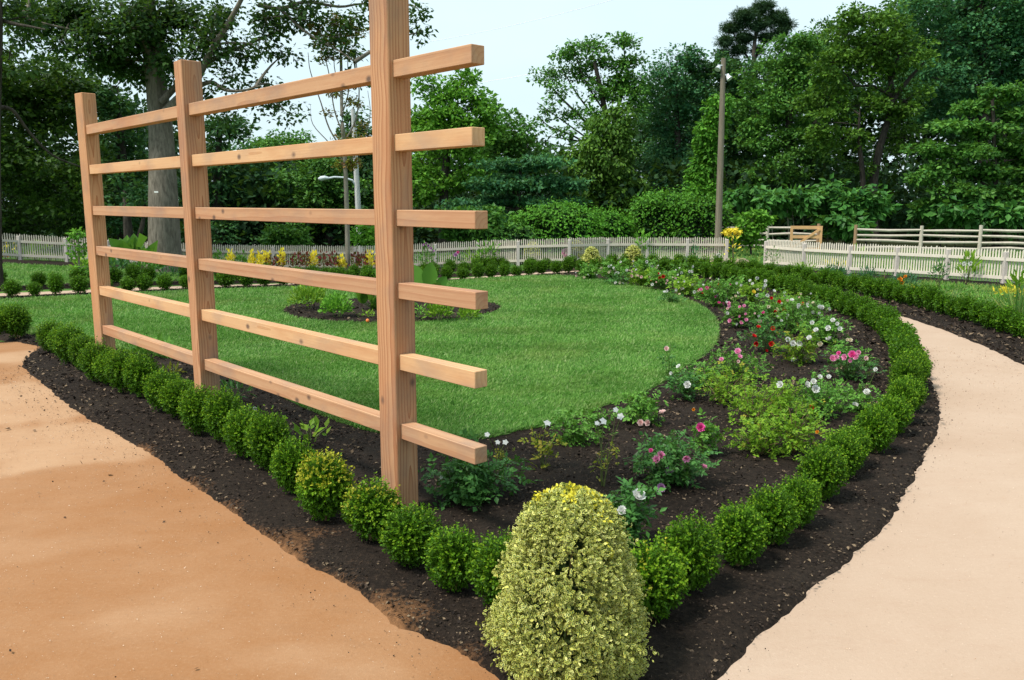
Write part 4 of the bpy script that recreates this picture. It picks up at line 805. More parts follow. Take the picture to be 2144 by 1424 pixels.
FAR = [(1545, 690, 70, 60, 'pink', [(1525, 636, 'pink'), (1558, 641, 'pink'), (1522, 656, 'white'), (1529, 672, 'pink'), (1545, 679, 'white'), (1552, 676, 'pink'), (1562, 670, 'pink')]),
 (1590, 690, 80, 70, 'pink', [(1597, 655, 'magenta'), (1590, 674, 'pink'), (1577, 612, 'yellow'), (1609, 642, 'cream')]),
 (1632, 690, 80, 75, 'red', [(1630, 633, 'red'), (1622, 653, 'red'), (1641, 650, 'red'), (1627, 648, 'cream')]),
 (1660, 705, 70, 80, 'tall', [(1672, 638, 'white'), (1658, 630, 'white'), (1684, 662, 'white'), (1676, 671, 'cream')]),
 (1690, 690, 80, 70, 'white', [(1702, 655, 'white'), (1716, 643, 'white'), (1722, 644, 'white'), (1735, 647, 'white'), (1680, 637, 'red'), (1716, 660, 'white')]),
 (1645, 662, 80, 55, 'cream', [(1602, 597, 'white'), (1607, 618, 'white'), (1586, 618, 'white'), (1620, 610, 'white')]),
 (1575, 640, 70, 50, 'lime', [(1571, 588, 'white'), (1576, 595, 'white'), (1585, 581, 'white'), (1599, 603, 'white'), (1603, 589, 'white')]),
 (1530, 632, 70, 55, 'white', [(1533, 625, 'cream'), (1540, 621, 'cream'), (1525, 628, 'cream'), (1548, 613, 'white')]),
 (1500, 645, 70, 60, 'magenta', [(1505, 635, 'magenta'), (1513, 636, 'magenta'), (1468, 607, 'pink'), (1480, 603, 'magenta'), (1498, 608, 'white')]),
 (1480, 632, 80, 45, 'red', [(1505, 597, 'red'), (1510, 592, 'cream'), (1455, 611, 'white'), (1490, 614, 'blush')]),
 (1440, 622, 80, 45, 'leafy', [(1428, 603, 'cream'), (1423, 620, 'cream'), (1416, 608, 'white')]),
 (1425, 605, 70, 50, 'white', [(1427, 572, 'white'), (1444, 568, 'white'), (1449, 558, 'white'), (1450, 568, 'white')]),
 (1385, 612, 70, 50, 'red', [(1381, 581, 'red', .05), (1388, 579, 'red', .05), (1396, 588, 'blush'), (1366, 596, 'white')]),
 (1345, 603, 70, 50, 'peach', [(1322, 578, 'blush'), (1343, 580, 'blush'), (1333, 577, 'cream'), (1360, 581, 'cream'), (1357, 577, 'orange')]),
 (1355, 590, 50, 50, 'white', [(1353, 548, 'white', .05), (1360, 555, 'white'), (1366, 557, 'white'), (1327, 556, 'white')]),
 (1285, 592, 80, 50, 'white', [(1275, 557, 'white'), (1285, 561, 'white'), (1300, 549, 'white'), (1312, 566, 'white'), (1295, 571, 'white'), (1290, 574, 'white'), (1275, 570, 'cream')]),
 (1290, 601, 60, 30, 'buds', [(1289, 593, 'white'), (1298, 592, 'cream'), (1305, 591, 'white')]),
 (1235, 588, 50, 32, 'blush', [(1207, 577, 'blush'), (1223, 581, 'cream'), (1234, 577, 'cream')]),
 (1410, 640, 40, 22, 'petal', [(1396, 609, 'white'), (1391, 613, 'white')])]
FLAB = ['far rose with mixed pink and white blooms beside the dark mulch strip', 'far rose under a single yellow bloom, one magenta bloom', 'far rose with three red blooms near the middle of the bed', 'tall airy green rose with few white blooms, right of the red ones', 'far rose with white blooms and one red, before the inner row', 'far rose with cream white blooms, left of the yellow-tipped boxwood', 'far lime-leaved rose with white blooms held high', 'far rose with a clump of cream blooms above magenta ones', 'far rose with two magenta blooms at the lawn-side mulch', 'far rose with small red and cream blooms', 'far leafy rose with scattered cream buds at the lawn edge', 'far rose with white blooms on tall stems by the dark row', 'far rose with one big scarlet bloom', 'far rose with peach and blush blooms', 'far rose with tallest white blooms before the picket fence', 'far rose full of little white blooms by the golden boxwoods', 'far low rose with white buds at the lawn corner', 'far low rose with blush blooms beside the white path gaps', 'far sprawling rose with fallen white petals on mulch']
for (px, py, wd, ht, kd, fl), lb in zip(FAR, FLAB):
    if kd not in ('petal', 'buds'):
        pal = {'red': 'red blush white', 'pink': 'pink white blush', 'magenta': 'magenta pink white', 'peach': 'blush cream white'}.get(kd, 'white cream white').split()
        fl = list(fl) + [(px + rng.normal() * wd * .3, py - ht * (.35 + .55 * rng.random()), pal[rng.integers(3)], .02 + .008 * rng.random()) for _ in range(6)]
    rose(px, py, wd, ht, lb, fl, {'lime': 'rose_l', 'leafy': 'rose_l', 'tall': 'rose_m', 'petal': 'rose_d', 'buds': 'rose_d', 'cream': 'rose_l', 'peach': 'rose_l'}.get(kd, 'rose_m'), 270 if kd not in ('petal', 'buds') else 80, .034, canes=11, r=.037)
# ------------------------------------------------------------------ other border plants
def clump(px, py, wd, ht, mat, label, name='border_plant', cat='plant', group=None, n=160, ll=.10, asp=.35, fl=(), up=.5, r=.05, Y=None, stemm='stem', lab2=None):
    B = G(px, py) if Y is None else W(px, py, Y)
    B[2] = terr(B[0], B[1]) - .02; s = depth(B) / F; w = wd * s / 2; h = ht * s * 1.05
    if Y is not None: h = max(W(px, py - ht, Y)[2] - B[2], .1)
    e = empty(name, B, label, cat, group); u = bush_dirs(n, -.2); rad = (.35 + .65 * rng.random((n, 1)))
    P = u * rad * (w, w, h * .55) + (0, 0, h * .42); D = unit(u + (0, 0, up) + rng.normal(size=(n, 3)) * .5); f = MB()
    L = ll * (.6 + .7 * rng.random(n)); f.leaves(P, D, unit(rng.normal(size=(n, 3)) * .6 + (0, 0, 1)), L, L * asp, .12)
    st = MB()
    for k in range(6):
        q = P[rng.integers(n)]; st.tube([(0, 0, -.05), q * (.4, .4, .6), q], [.008, .006, .003], 4, 0, False)
    for it in fl:
        pos = W(it[0], it[1], B[1] - w * .4); st.tube([(0, 0, 0), (pos - B) * (.6, .6, .5), pos - B], [.006, .005, .003], 4, 0, False); flower(e, B, pos, it[2], it[3] if len(it) > 3 else r)
    link('stems', st.mesh('stems', M[stemm]), e); link('foliage', f.mesh('foliage', M[mat]), e); return e
def broadleaf(px, py, specs, mat, label, Y=None, name='canna_plant', group=None):
    B = G(px, py); B[2] = terr(B[0], B[1]); e = empty(name, B, label, 'plant', group); f = MB(); st = MB()
    for fx, fy, L, wd, tilt, az in specs:                 # each leaf: base pixel, length, width, lean, heading
        p = W(fx, fy, B[1]) - B; d = np.array([math.sin(tilt) * math.cos(az), math.sin(tilt) * math.sin(az), math.cos(tilt)])
        sd = unit(np.cross(d, (0.2, -1, .1))); nn = np.cross(sd, d); t = np.linspace(0, 1, 7); wv = np.sin(np.pi * np.clip(t * .93 + .05, 0, 1)) ** .75 * wd / 2
        c = p + d * (t * L)[:, None] - np.array([0, 0, 1]) * (.25 * L * t ** 2 * math.sin(tilt))[:, None]
        v = np.concatenate([c + sd * wv[:, None] + nn * (wv * .25)[:, None], c, c - sd * wv[:, None] + nn * (wv * .25)[:, None]])
        q = np.array([[i, i + 1, 7 + i + 1, 7 + i] for i in range(6)] + [[7 + i, 7 + i + 1, 14 + i + 1, 14 + i] for i in range(6)]); f.add(v, q)
        st.tube([(0, 0, -.03), p * (.5, .5, .6), p], [.016, .013, .008], 6)
    link('leaves', f.mesh('leaves', M[mat], True), e); link('stems', st.mesh('stems', M['stem']), e); return e
# oval bed
clump(648, 655, 85, 62, 'lime', 'lime green young shrub at the left end of the oval bed', 'lime_shrub', 'shrub', 'young shrubs in the oval bed', 520, .085, .45)
clump(706, 672, 68, 58, 'tbright', 'round bright green shrub in the oval bed, left of the near post', 'lime_shrub', 'shrub', 'young shrubs in the oval bed', 700, .07, .5)
clump(770, 672, 42, 28, 'lime', 'tiny yellowish seedling in the oval bed beside an orange fruit', 'lime_shrub', 'shrub', 'young shrubs in the oval bed', 50, .06, .4)
clump(920, 678, 58, 50, 'lime', 'lime green young shrub in the oval bed just right of the near post', 'lime_shrub', 'shrub', 'young shrubs in the oval bed', 300, .085, .45)
clump(982, 674, 46, 34, 'lime', 'smallest lime shrub at the right end of the oval bed', 'lime_shrub', 'shrub', 'young shrubs in the oval bed', 190, .08, .45)
clump(880, 676, 40, 40, 'tbright', 'leafy green sprig right beside the near post in the oval bed', 'lime_shrub', 'shrub', 'young shrubs in the oval bed', 70, .07, .4)
ex = G(770, 684); b = MB(); b.tube([ex * 0 + (0, 0, -.03), (0, 0, -.02), (0, 0, 0), (0, 0, .02), (0, 0, .03)], [.008, .024, .03, .022, .006], 8)
tag(link('orange_fruit', b.mesh('orange_fruit', plain('orange_skin', (.75, .2, .05), .5), True), None, ex + (0, 0, .1)), 'small orange-red fruit lying on the oval bed mulch', 'fruit')
rs = []
for i in range(16): rs.append((790 + rng.normal() * 26, 628 + rng.normal() * 13, .26 + .16 * rng.random(), .15 + .05 * rng.random(), .5 + .8 * rng.random(), rng.random() * 6.28))
broadleaf(790, 655, rs, 'canna', 'broad-leaved canna clump in the oval bed left of the near post')
rs = [(897, 604, .54, .32, .1, 0.), (880, 600, .5, .3, .35, 2.6), (915, 604, .34, .2, .6, .3), (870, 612, .3, .2, .9, 3.), (905, 606, .3, .18, .9, -.6), (860, 600, .5, .25, .5, 3.3)]
broadleaf(893, 632, rs, 'canna', 'big upright banana-like leaf in the oval bed right of the near post')
# far left border
clump(75, 545, 70, 34, 'lime', 'lime green hosta-like plant in the left flower border', n=90, ll=.28, asp=.4)
clump(12, 540, 60, 30, 'yellowfol', 'yellow and orange leaved plant at the left end of the border', n=60, ll=.2, fl=[(8, 533, 'orange', .06), (16, 536, 'orange', .05)])
clump(35, 542, 60, 34, 'tdark', 'dark green low shrub in the left border behind the back row', n=120, ll=.16)
clump(105, 545, 50, 34, 'tdark', 'dark rounded shrub in the left border right of the lime plant', n=120, ll=.14)
clump(140, 545, 40, 38, 'tdark', 'upright dark shrub in the left border near the left post', n=120, ll=.14)
clump(282, 575, 90, 60, 'canna', 'plant with very large pale green leaves behind the left post', n=40, ll=.5, asp=.8)
clump(300, 583, 70, 40, 'tmid', 'bushy mid green plant below the large pale leaves', n=120, ll=.15)
clump(250, 583, 60, 44, 'tdark', 'dark leafy plant just right of the left post, behind the row', n=110, ll=.18)
clump(175, 590, 40, 60, 'lime', 'tall yellow-green plant just left of the left trellis post', n=90, ll=.16)
clump(360, 590, 90, 34, 'tdark', 'low dark green plant beside the middle post, behind the row', n=90, ll=.14)
for i, (px, py, wd, ht, c) in enumerate(((482, 545, 18, 24, 'y'), (527, 545, 12, 22, 'y'), (545, 546, 14, 22, 'y'), (560, 546, 14, 24, 'y'), (590, 545, 13, 24, 'y'), (656, 547, 20, 24, 'y'), (715, 550, 18, 18, 'y'), (775, 548, 22, 24, 'y'), (318, 530, 14, 20, 'y'), (357, 530, 14, 22, 'y'), (505, 546, 36, 20, 'g'), (575, 548, 40, 16, 'c'), (620, 546, 30, 22, 'c'), (640, 546, 28, 24, 'c'), (678, 547, 26, 26, 'c'), (698, 548, 26, 22, 'c'), (745, 548, 24, 24, 'c'), (758, 549, 24, 24, 'c'), (800, 549, 30, 24, 'c'), (455, 545, 40, 26, 'g'), (420, 540, 40, 26, 'g'), (830, 548, 40, 30, 'g'))):
    nmx = {'y': ('yellow flower spikes', 'yellowfol', 'yellow_flower_spike'), 'c': ('crimson-leaved plant', 'crimfol', 'crimson_plant'), 'g': ('green leafy plant', 'tmid', 'border_plant')}[c]
    gap = 'between middle and near posts' if 450 < px < 785 else ('by the oak trunk' if px < 450 else 'behind the near post')
    if c in 'yc':
        allx = [q for q in ((482, 'y'), (527, 'y'), (545, 'y'), (560, 'y'), (590, 'y'), (656, 'y'), (715, 'y'), (775, 'y'), (575, 'c'), (620, 'c'), (640, 'c'), (678, 'c'), (698, 'c'), (745, 'c'), (758, 'c')) if q[1] == c and 450 < q[0] < 785]
        k = sorted(q[0] for q in allx).index(px) if 450 < px < 785 else (0 if px < 330 else 1)
        lb = f'{nmx[0]}, {ordn(k)} from left in the far border {gap}'
    else: lb = {505: 'green leafy plant between yellow spikes in the far border', 455: 'green leafy plant just right of the middle post, far border', 420: 'green leafy plant behind the middle post, far border', 830: 'green leafy plant behind the near post, far border'}[px]
    clump(px, py, wd, ht, nmx[1], lb, nmx[2], 'flowering plant' if c == 'y' else 'plant', 'flowers in the far border', 70 if c == 'c' else 90, .12, .6, Y=26.2 + .012 * (px % 30), up=.8)
clump(893, 560, 44, 52, 'tmid', 'tall plant with lilac flower spikes right of the near post', 'lilac_flower', 'flowering plant', None, 110, .13, .35, [(892, 508, 'lilac', .04), (897, 514, 'lilac', .05), (903, 520, 'lilac', .05), (908, 527, 'lilac', .05), (888, 513, 'lilac', .04)], Y=26.3)
clump(957, 552, 40, 30, 'tdark', 'plant with a purple flower head in front of the picket fence', 'purple_flower', 'flowering plant', None, 70, .12, .35, [(955, 534, 'lilac', .08), (958, 529, 'magenta', .05)], Y=26.2)
clump(985, 556, 60, 34, 'lime', 'feathery yellow-green plant before the picket fence', n=120, ll=.14, asp=.2, Y=26.3)
clump(1020, 556, 60, 56, 'tbright', 'pale green climber leaning on the picket fence', n=130, ll=.15, Y=27)
clump(1184, 552, 20, 26, 'tmid', 'single bright pink peony-like bloom beside the golden boxwoods', 'pink_flower', 'flowering plant', None, 40, .1, .4, [(1183, 531, 'pink', .16), (1189, 524, 'blush', .09)], Y=26.8)
clump(1342, 548, 36, 70, 'tbright', 'pale climbing plant growing up the picket fence post', n=110, ll=.16, Y=27.2)
clump(1450, 565, 44, 26, 'glauc', 'feathery grey-green plant by the end of the left fence', n=120, ll=.16, asp=.15, Y=25.6)
clump(1455, 548, 14, 46, 'glauc', 'slim blue-green stalk plant against the picket fence end', n=40, ll=.14, asp=.3, Y=26.5)
clump(1502, 545, 20, 20, 'rose_d', 'little white-flowered plant at the foot of the fence end post', fl=[(1502, 536, 'white', .09)], n=40, ll=.1, Y=26.6)
clump(1533, 567, 40, 82, 'yellowfol', 'slender young tree with drooping yellow foliage at the fence gap', 'yellow_sapling', 'tree', None, 20, .12, .4, Y=25.9)
clump(1615, 565, 50, 50, 'rose_m', 'loose green twiggy plant at the start of the right fence', n=70, ll=.1, Y=24.5)
clump(1793, 556, 28, 40, 'lime', 'bright lily-like shoot in front of the right picket fence', n=40, ll=.3, asp=.2, up=1.5, Y=23.6)
clump(2027, 580, 40, 48, 'lime', 'pale upright plant with white flowers against the right picket fence', n=70, ll=.2, asp=.25, up=1.5, fl=[(2018, 553, 'white', .06), (2032, 552, 'white', .06), (2026, 578, 'white', .05)], Y=20.6)
clump(2132, 612, 44, 44, 'lime', 'yellow-green leafy plant at the right edge below the fence', n=80, ll=.16, Y=17.)
for i, (px, py, wd, ht, mt, lb, fl) in enumerate(((1755, 596, 44, 42, 'glauc', 'blue-green bushy plant behind the outer row, leftmost', []), (1735, 590, 40, 36, 'tdark', 'dark green bushy plant behind the outer row, beside the blue-green one', []), (1815, 606, 40, 46, 'glauc', 'rounded blue-green plant behind the outer row', []), (1890, 612, 70, 40, 'glauc', 'low blue-green plant with orange blooms above the outer row', [(1884, 586, 'orange', .06), (1888, 592, 'orange', .06), (1896, 581, 'orange', .05), (1909, 602, 'yellow', .06)]), (1965, 605, 36, 66, 'tdark', 'dark slender upright plant in the grassy border', []), (1850, 605, 26, 50, 'cane', 'thin bare twiggy shrub in the grassy border', []), (1990, 630, 120, 40, 'rose_m', 'wide weedy patch plant behind the outer row at right', []), (2075, 650, 110, 40, 'rose_m', 'tangled green plant behind the outer row near the right edge', []), (2110, 625, 60, 26, 'yellowfol', 'small yellow-flowered weed plant near the right edge', []), (1680, 575, 60, 26, 'rose_l', 'yellowish weedy plant in front of the right fence start', []), (1745, 565, 70, 22, 'yellowfol', 'yellowish low flowers along the foot of the right fence', [(1757, 556, 'orange', .05), (1768, 561, 'orange', .05)]), (1910, 575, 110, 22, 'rose_l', 'yellow-green low plants along the middle of the right fence', []), (1830, 568, 70, 22, 'rose_l', 'light green low plants by the third post of the right fence', []))):
    if mt == 'cane': clump(px, py, wd, ht, 'rose_d', lb, 'twiggy_shrub', 'shrub', None, 24, .07, .4, stemm='cane')
    else: clump(px, py, wd, ht, mt, lb, 'border_plant', 'plant', None, 230 if mt == 'glauc' else 150, .13 if mt == 'glauc' else .1, .18 if mt == 'glauc' else .3, fl)
clump(1632, 598, 30, 20, 'yellowfol', 'yellow-leaved small bush poking out of the inner row', n=60, ll=.09)
clump(2128, 700, 40, 60, 'weed', 'tuft of pale ornamental grass at the right edge behind the row', 'grass_tuft', 'plant', None, 120, .45, .04, up=1.6)
# plants along the trellis foot
clump(312, 752, 100, 46, 'rose_m', 'spreading bright green plant between the left and middle posts', n=150, ll=.09, asp=.6)
clump(362, 790, 50, 26, 'rose_y', 'sparse yellowing seedling under the lowest rail', n=30, ll=.07, asp=.4)
clump(480, 850, 110, 60, 'rose_d', 'thin-leaved green plant at the foot of the middle post', n=130, ll=.09, asp=.18)
clump(650, 930, 80, 52, 'lime', 'young plant with three bright round leaves behind the front row', n=22, ll=.085, asp=.6)
clump(532, 880, 40, 30, 'rose_d', 'small plant with a white flower behind the front row', n=24, ll=.06, fl=[(533, 857, 'white', .02)])
e = None
# ------------------------------------------------------------------ trees
def bez(a, m, c, n=6):
    t = np.linspace(0, 1, n)[:, None]; return (1 - t) ** 2 * a + 2 * t * (1 - t) * m + t ** 2 * c
def tree(label, Y, lobes, trunk, tr, mat, per=72, dens=1., cr=.55, ll=.18, asp=.62, bark='barkdark', name='tree', group='trees at the wood edge', limbs=(), flat=.55, droop=.15, shell=.55, cat='tree', twigs=True, sp=.45, fan=False):
    px0, py0 = trunk[0]; base = W(px0, py0, Y); base[2] = terr(base[0], min(base[1], 40)) - .1
    e = empty(name, base, label, cat, group); tb_ = MB()
    tp = [base] + [W(a, b_, Y + (.3 * rng.normal() if i else 0)) for i, (a, b_) in enumerate(trunk[1:])]
    tp = crom(np.array(tp) - base, 5) if len(tp) > 2 else np.array(tp) - base
    hh = np.linspace(0, 1, len(tp)); rad = np.interp(hh, [0, .06, .2, 1], [tr * 1.45, tr * 1.1, tr, tr * .42]); tb_.tube(tp, rad, 10)
    SK = [tp[len(tp) // 3:]]
    for L_ in limbs:
        pts = [W(a, b_, Y + L_[0] * i) - base for i, (a, b_) in enumerate(L_[2])]; pts = crom(np.array(pts), 4); tb_.tube(pts, np.linspace(L_[1], L_[1] * .3, len(pts)), 7); SK.append(pts)
    SK = np.concatenate(SK)
    P = []; D = []; N = []
    for lb in lobes:
        px, py, rx, ry = lb[:4]; w = lb[4] if len(lb) > 4 else 1.; s = Y / F; ax, az = rx * s, ry * s; ay = max(ax, az) * .8
        C = W(px, py, Y + rng.uniform(-sp, sp) * ax) - base
        if twigs:
            j = int((np.linalg.norm(SK - C, axis=1) + 2. * np.maximum(0, SK[:, 2] - C[2])).argmin()); dd = np.linalg.norm(C - SK[j]); tb_.tube(bez(SK[j], (SK[j] + C) / 2 + (0, 0, .1 * dd), C), np.linspace(min(tr * .2, .012 + .022 * dd), .014, 6), 5, 0, False)
        n = max(3, int(dens * w * ax * az / cr ** 2 * 7.6)); u = rdir(n); fr = shell + (1 - shell) * rng.random((n, 1)); cc = C + u * fr * (ax, ay, az)
        if twigs:
            for c in cc[:: max(1, n // 10)]: tb_.tube(bez(C, (C + c) / 2 + (0, 0, -.03), c, 4), np.linspace(.013, .006, 4), 4, 0, False)
        m = per; v = rdir(n * m).reshape(n, m, 3); ro_ = cr * (.55 + .6 * rng.random((n, 1, 1))); rr = (.25 + .75 * rng.random((n, m, 1)) ** .5)
        p = cc[:, None] + v * rr * ro_ * np.array([1, 1, flat]); P.append(p.reshape(-1, 3))
        d = v * (1, 1, .35) + rng.normal(size=(n, m, 3)) * .45 + (0, 0, -droop); D.append(d.reshape(-1, 3)); N.append((rng.normal(size=(n, m, 3)) * .42 + v * .8 + (0, 0, .6)).reshape(-1, 3))
    P, D, N = map(np.concatenate, (P, D, N)); f = MB(); L = ll * (.55 + .75 * rng.random(len(P))); f.leaves(P, D, unit(N), L, L * asp, .14, 0, .45)
    link('trunk', tb_.mesh('trunk', M[bark], True), e); link('crown', f.mesh('crown', M[mat]), e); return e

# great oak-like tree on the left
OAK = [(80, 60, 80, 36), (215, 125, 56, 34), (290, 85, 66, 56), (160, 18, 90, 36), (445, 75, 56, 44, .8), (40, 22, 60, 36), (150, 42, 66, 40), (125, 95, 46, 22), (190, 90, 50, 36), (255, 55, 66, 56), (238, 128, 55, 34), (330, 40, 66, 56), (300, 150, 50, 50, .8), (385, 40, 56, 50, .8), (415, 105, 40, 34, .7), (455, 40, 46, 44, .8), (505, 105, 50, 40, .55), (555, 38, 54, 34, .8), (540, 95, 30, 26, .6), (480, 160, 40, 34, .5), (565, 175, 36, 24, .55), (560, 222, 46, 22, .6), (606, 238, 26, 14, .7), (470, 232, 44, 24, .5), (640, 18, 54, 26, .8), (700, 48, 40, 22, .6), (690, 82, 36, 20, .6), (742, 36, 40, 20, .6), (722, 108, 26, 14, .6), (655, 45, 36, 20, .6), (790, 8, 56, 18, .8), (876, 20, 20, 22, .8), (884, 66, 16, 18, .7), (590, 118, 30, 20, .4), (360, 140, 40, 50, .7), (610, 30, 40, 24, .7), (745, 165, 16, 10, .5), (430, 200, 30, 26, .5),
       (300, -110, 280, 80, .8), (620, -90, 240, 60, .8), (60, -70, 160, 60, .8)]
tree('massive grey-trunked oak with spreading limbs behind the left half of the trellis', 26.6, OAK, [(345, 552), (342, 420), (336, 260), (318, 100), (300, -80)], .46, 'oak', per=38, dens=1.25, cr=.47, ll=.165, asp=.6, bark='bark', name='oak_tree', group=None, flat=.8, droop=.25, shell=.15, twigs=True, sp=1.,
     limbs=[(-.2, .17, [(340, 245), (372, 210), (405, 180), (440, 112), (488, 32), (530, -50)]), (.25, .11, [(336, 215), (385, 165), (430, 135), (470, 112), (520, 92), (590, 62)]), (-.3, .08, [(400, 190), (440, 172), (470, 188), (505, 190), (545, 180)]), (-.2, .12, [(330, 150), (295, 70), (255, 10), (230, -60)]), (.2, .07, [(540, 10), (585, 18), (640, 4), (710, 14), (760, 8), (850, 12)]), (-.25, .05, [(585, 18), (625, 55), (660, 80), (712, 108), (742, 130)]), (.3, .1, [(326, 120), (350, 40), (380, -40)]), (-.3, .06, [(300, 60), (220, 70), (140, 60), (60, 40)])])
tree('dark trunk with a drooping limb cut by the left edge of the photo', 19, [(50, 36, 70, 26, .7), (-80, -40, 140, 70), (20, 110, 30, 60, .5)], [(-16, 560), (-12, 300), (-4, 60), (-6, -90)], .14, 'oak', per=34, dens=.9, cr=.4, ll=.15, group=None, flat=.8, shell=.15, limbs=[(-.3, .05, [(-6, 40), (30, 50), (60, 55), (95, 62)]), (.3, .05, [(-10, 225), (25, 230), (60, 275), (110, 325), (170, 350)])])
A = dict(group='trees at the wood edge')
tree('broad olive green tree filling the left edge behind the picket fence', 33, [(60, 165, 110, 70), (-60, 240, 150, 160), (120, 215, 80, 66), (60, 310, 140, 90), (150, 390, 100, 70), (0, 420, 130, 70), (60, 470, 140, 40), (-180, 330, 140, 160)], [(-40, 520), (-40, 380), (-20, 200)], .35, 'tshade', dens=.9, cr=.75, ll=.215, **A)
tree('shadowy tree behind the left trellis post', 36, [(245, 180, 66, 66), (230, 270, 80, 80), (285, 350, 80, 80), (220, 400, 90, 60), (250, 460, 90, 40)], [(262, 520), (258, 380), (250, 240)], .28, 'tdark', dens=.85, cr=.7, ll=.215, **A)
tree('twin-stemmed dark tree just left of the massive oak trunk', 30, [(285, 430, 40, 30, .5), (270, 380, 40, 40, .6)], [(275, 530), (268, 480), (262, 400)], .2, 'tdark', dens=.7, cr=.6, ll=.20, limbs=[(.2, .13, [(275, 520), (296, 480), (305, 420)])], **A)
tree('dark spruce-like tree right of the middle post', 44, [(470, 280, 50, 40), (450, 350, 60, 60), (470, 430, 80, 60), (455, 480, 90, 30)], [(458, 515), (455, 400), (460, 270)], .3, 'tdark', dens=1., cr=.8, ll=.26, flat=.35, **A)
tree('pale distant tree top rising between the middle and near posts', 58, [(592, 296, 44, 24), (560, 318, 60, 30), (615, 320, 50, 36), (590, 380, 90, 60)], [(590, 520), (590, 420), (592, 310)], .3, 'tmid', dens=1., cr=.8, ll=.25, **A)
tree('rounded dark green tree low between the middle and near posts', 47, [(520, 345, 50, 50), (545, 400, 80, 50), (600, 430, 80, 50), (530, 460, 90, 40)], [(545, 515), (545, 450), (540, 380)], .3, 'tblue', dens=1., cr=.8, ll=.25, **A)
tree('feathery green tree behind the curved lamp arm', 45, [(640, 395, 70, 56), (690, 380, 60, 60), (700, 440, 80, 50), (650, 465, 80, 40), (745, 420, 50, 60)], [(690, 520), (690, 460), (690, 390)], .26, 'tmid', dens=1., cr=.75, ll=.23, flat=.4, **A)
tree('small dark tree top touching the left side of the near post', 46, [(752, 276, 36, 36), (735, 320, 44, 30), (765, 350, 40, 50), (790, 420, 60, 60)], [(765, 515), (762, 420), (755, 300)], .22, 'tdark', dens=1., cr=.7, ll=.23, **A)
tree('bright fresh green tree right of the near post', 40, [(962, 178, 46, 32), (925, 225, 56, 40), (985, 228, 54, 36), (900, 265, 50, 40), (960, 285, 70, 36), (1010, 275, 40, 24), (905, 335, 56, 40), (985, 345, 50, 24), (940, 385, 56, 26), (890, 390, 50, 40), (1010, 215, 30, 20), (900, 180, 30, 30, .6)], [(930, 520), (930, 400), (945, 220)], .26, 'tbright', dens=.95, cr=.62, ll=.22, flat=.45, **A)
tree('mid green tree filling the gap right of the bright tree', 46, [(1065, 270, 60, 40), (1040, 320, 60, 50), (1105, 310, 50, 50), (1080, 370, 80, 40)], [(1070, 520), (1070, 420), (1070, 300)], .28, 'tmid', dens=1., cr=.75, ll=.23, **A)
tree('dark layered dogwood-like tree with flat tiers low behind the fence', 37, [(1050, 345, 56, 12), (1130, 340, 60, 14), (1020, 385, 70, 13), (1110, 380, 80, 14), (1180, 385, 60, 14), (1060, 420, 90, 14), (1150, 425, 80, 14), (990, 430, 70, 18), (1050, 460, 90, 18)], [(1085, 530), (1085, 440), (1090, 350)], .16, 'tblue', dens=2., cr=.5, ll=.20, flat=.22, shell=.1, **A)
C4 = [(1190, 110, 44, 22, .75), (1150, 150, 34, 24, .7), (1235, 95, 44, 20, .75), (1300, 85, 26, 22, .8), (1265, 125, 40, 26, .7), (1215, 150, 44, 30, .6), (1165, 195, 34, 26, .55), (1320, 130, 30, 36, .9), (1145, 230, 26, 18, .4), (1190, 235, 34, 26, .45), (1295, 185, 44, 46, .9), (1245, 190, 36, 36, .5), (1250, 250, 36, 40, .6), (1330, 210, 26, 50, .9), (1175, 275, 30, 26, .35)]
tree('tall open-crowned tree with fine bare branches on its left side', 48, C4, [(1300, 525), (1290, 380), (1270, 250), (1245, 130)], .26, 'tmid', dens=.9, cr=.62, ll=.205, flat=.6, shell=.1, limbs=[(.2, .10, [(1285, 330), (1230, 260), (1170, 200), (1140, 160)]), (-.2, .07, [(1280, 350), (1210, 290), (1150, 265), (1125, 240)]), (.2, .07, [(1275, 280), (1210, 200), (1170, 130)]), (-.2, .06, [(1270, 240), (1225, 170), (1200, 100)]), (.2, .09, [(1280, 270), (1310, 170), (1305, 90)]), (.1, .05, [(1240, 300), (1180, 290), (1140, 285)]), (.1, .05, [(1230, 290), (1160, 240), (1125, 215)])], **A)
tree('vine-smothered trunk below the tall open-crowned tree', 45, [(1285, 265, 46, 50), (1270, 330, 56, 50), (1305, 390, 46, 60), (1250, 390, 60, 46), (1215, 320, 40, 30, .6), (1300, 450, 56, 40), (1200, 440, 50, 50, .7), (1210, 370, 40, 40, .7)], [(1300, 520), (1295, 420), (1280, 260)], .3, 'tolive', dens=1.1, cr=.6, ll=.22, flat=.9, droop=.9, **A)
tree('blue-green tree left of the grey lamp pole', 50, [(1418, 118, 44, 22), (1380, 155, 44, 26), (1445, 150, 40, 30), (1400, 195, 56, 34), (1455, 215, 40, 40), (1385, 245, 44, 30, .7), (1430, 285, 60, 40), (1395, 345, 56, 50), (1460, 340, 50, 50), (1400, 420, 80, 50)], [(1420, 520), (1420, 350), (1415, 170)], .28, 'tblue', dens=.95, cr=.68, ll=.215, **A)
tree('bright column of vines climbing just left of the lamp pole', 41, [(1502, 225, 18, 34), (1488, 270, 22, 34), (1480, 320, 22, 36), (1475, 372, 28, 36), (1468, 415, 40, 30), (1455, 450, 50, 30)], [(1490, 525), (1490, 400), (1500, 220)], .14, 'vine', dens=1.5, cr=.42, ll=.2, flat=.9, droop=.6, **A)
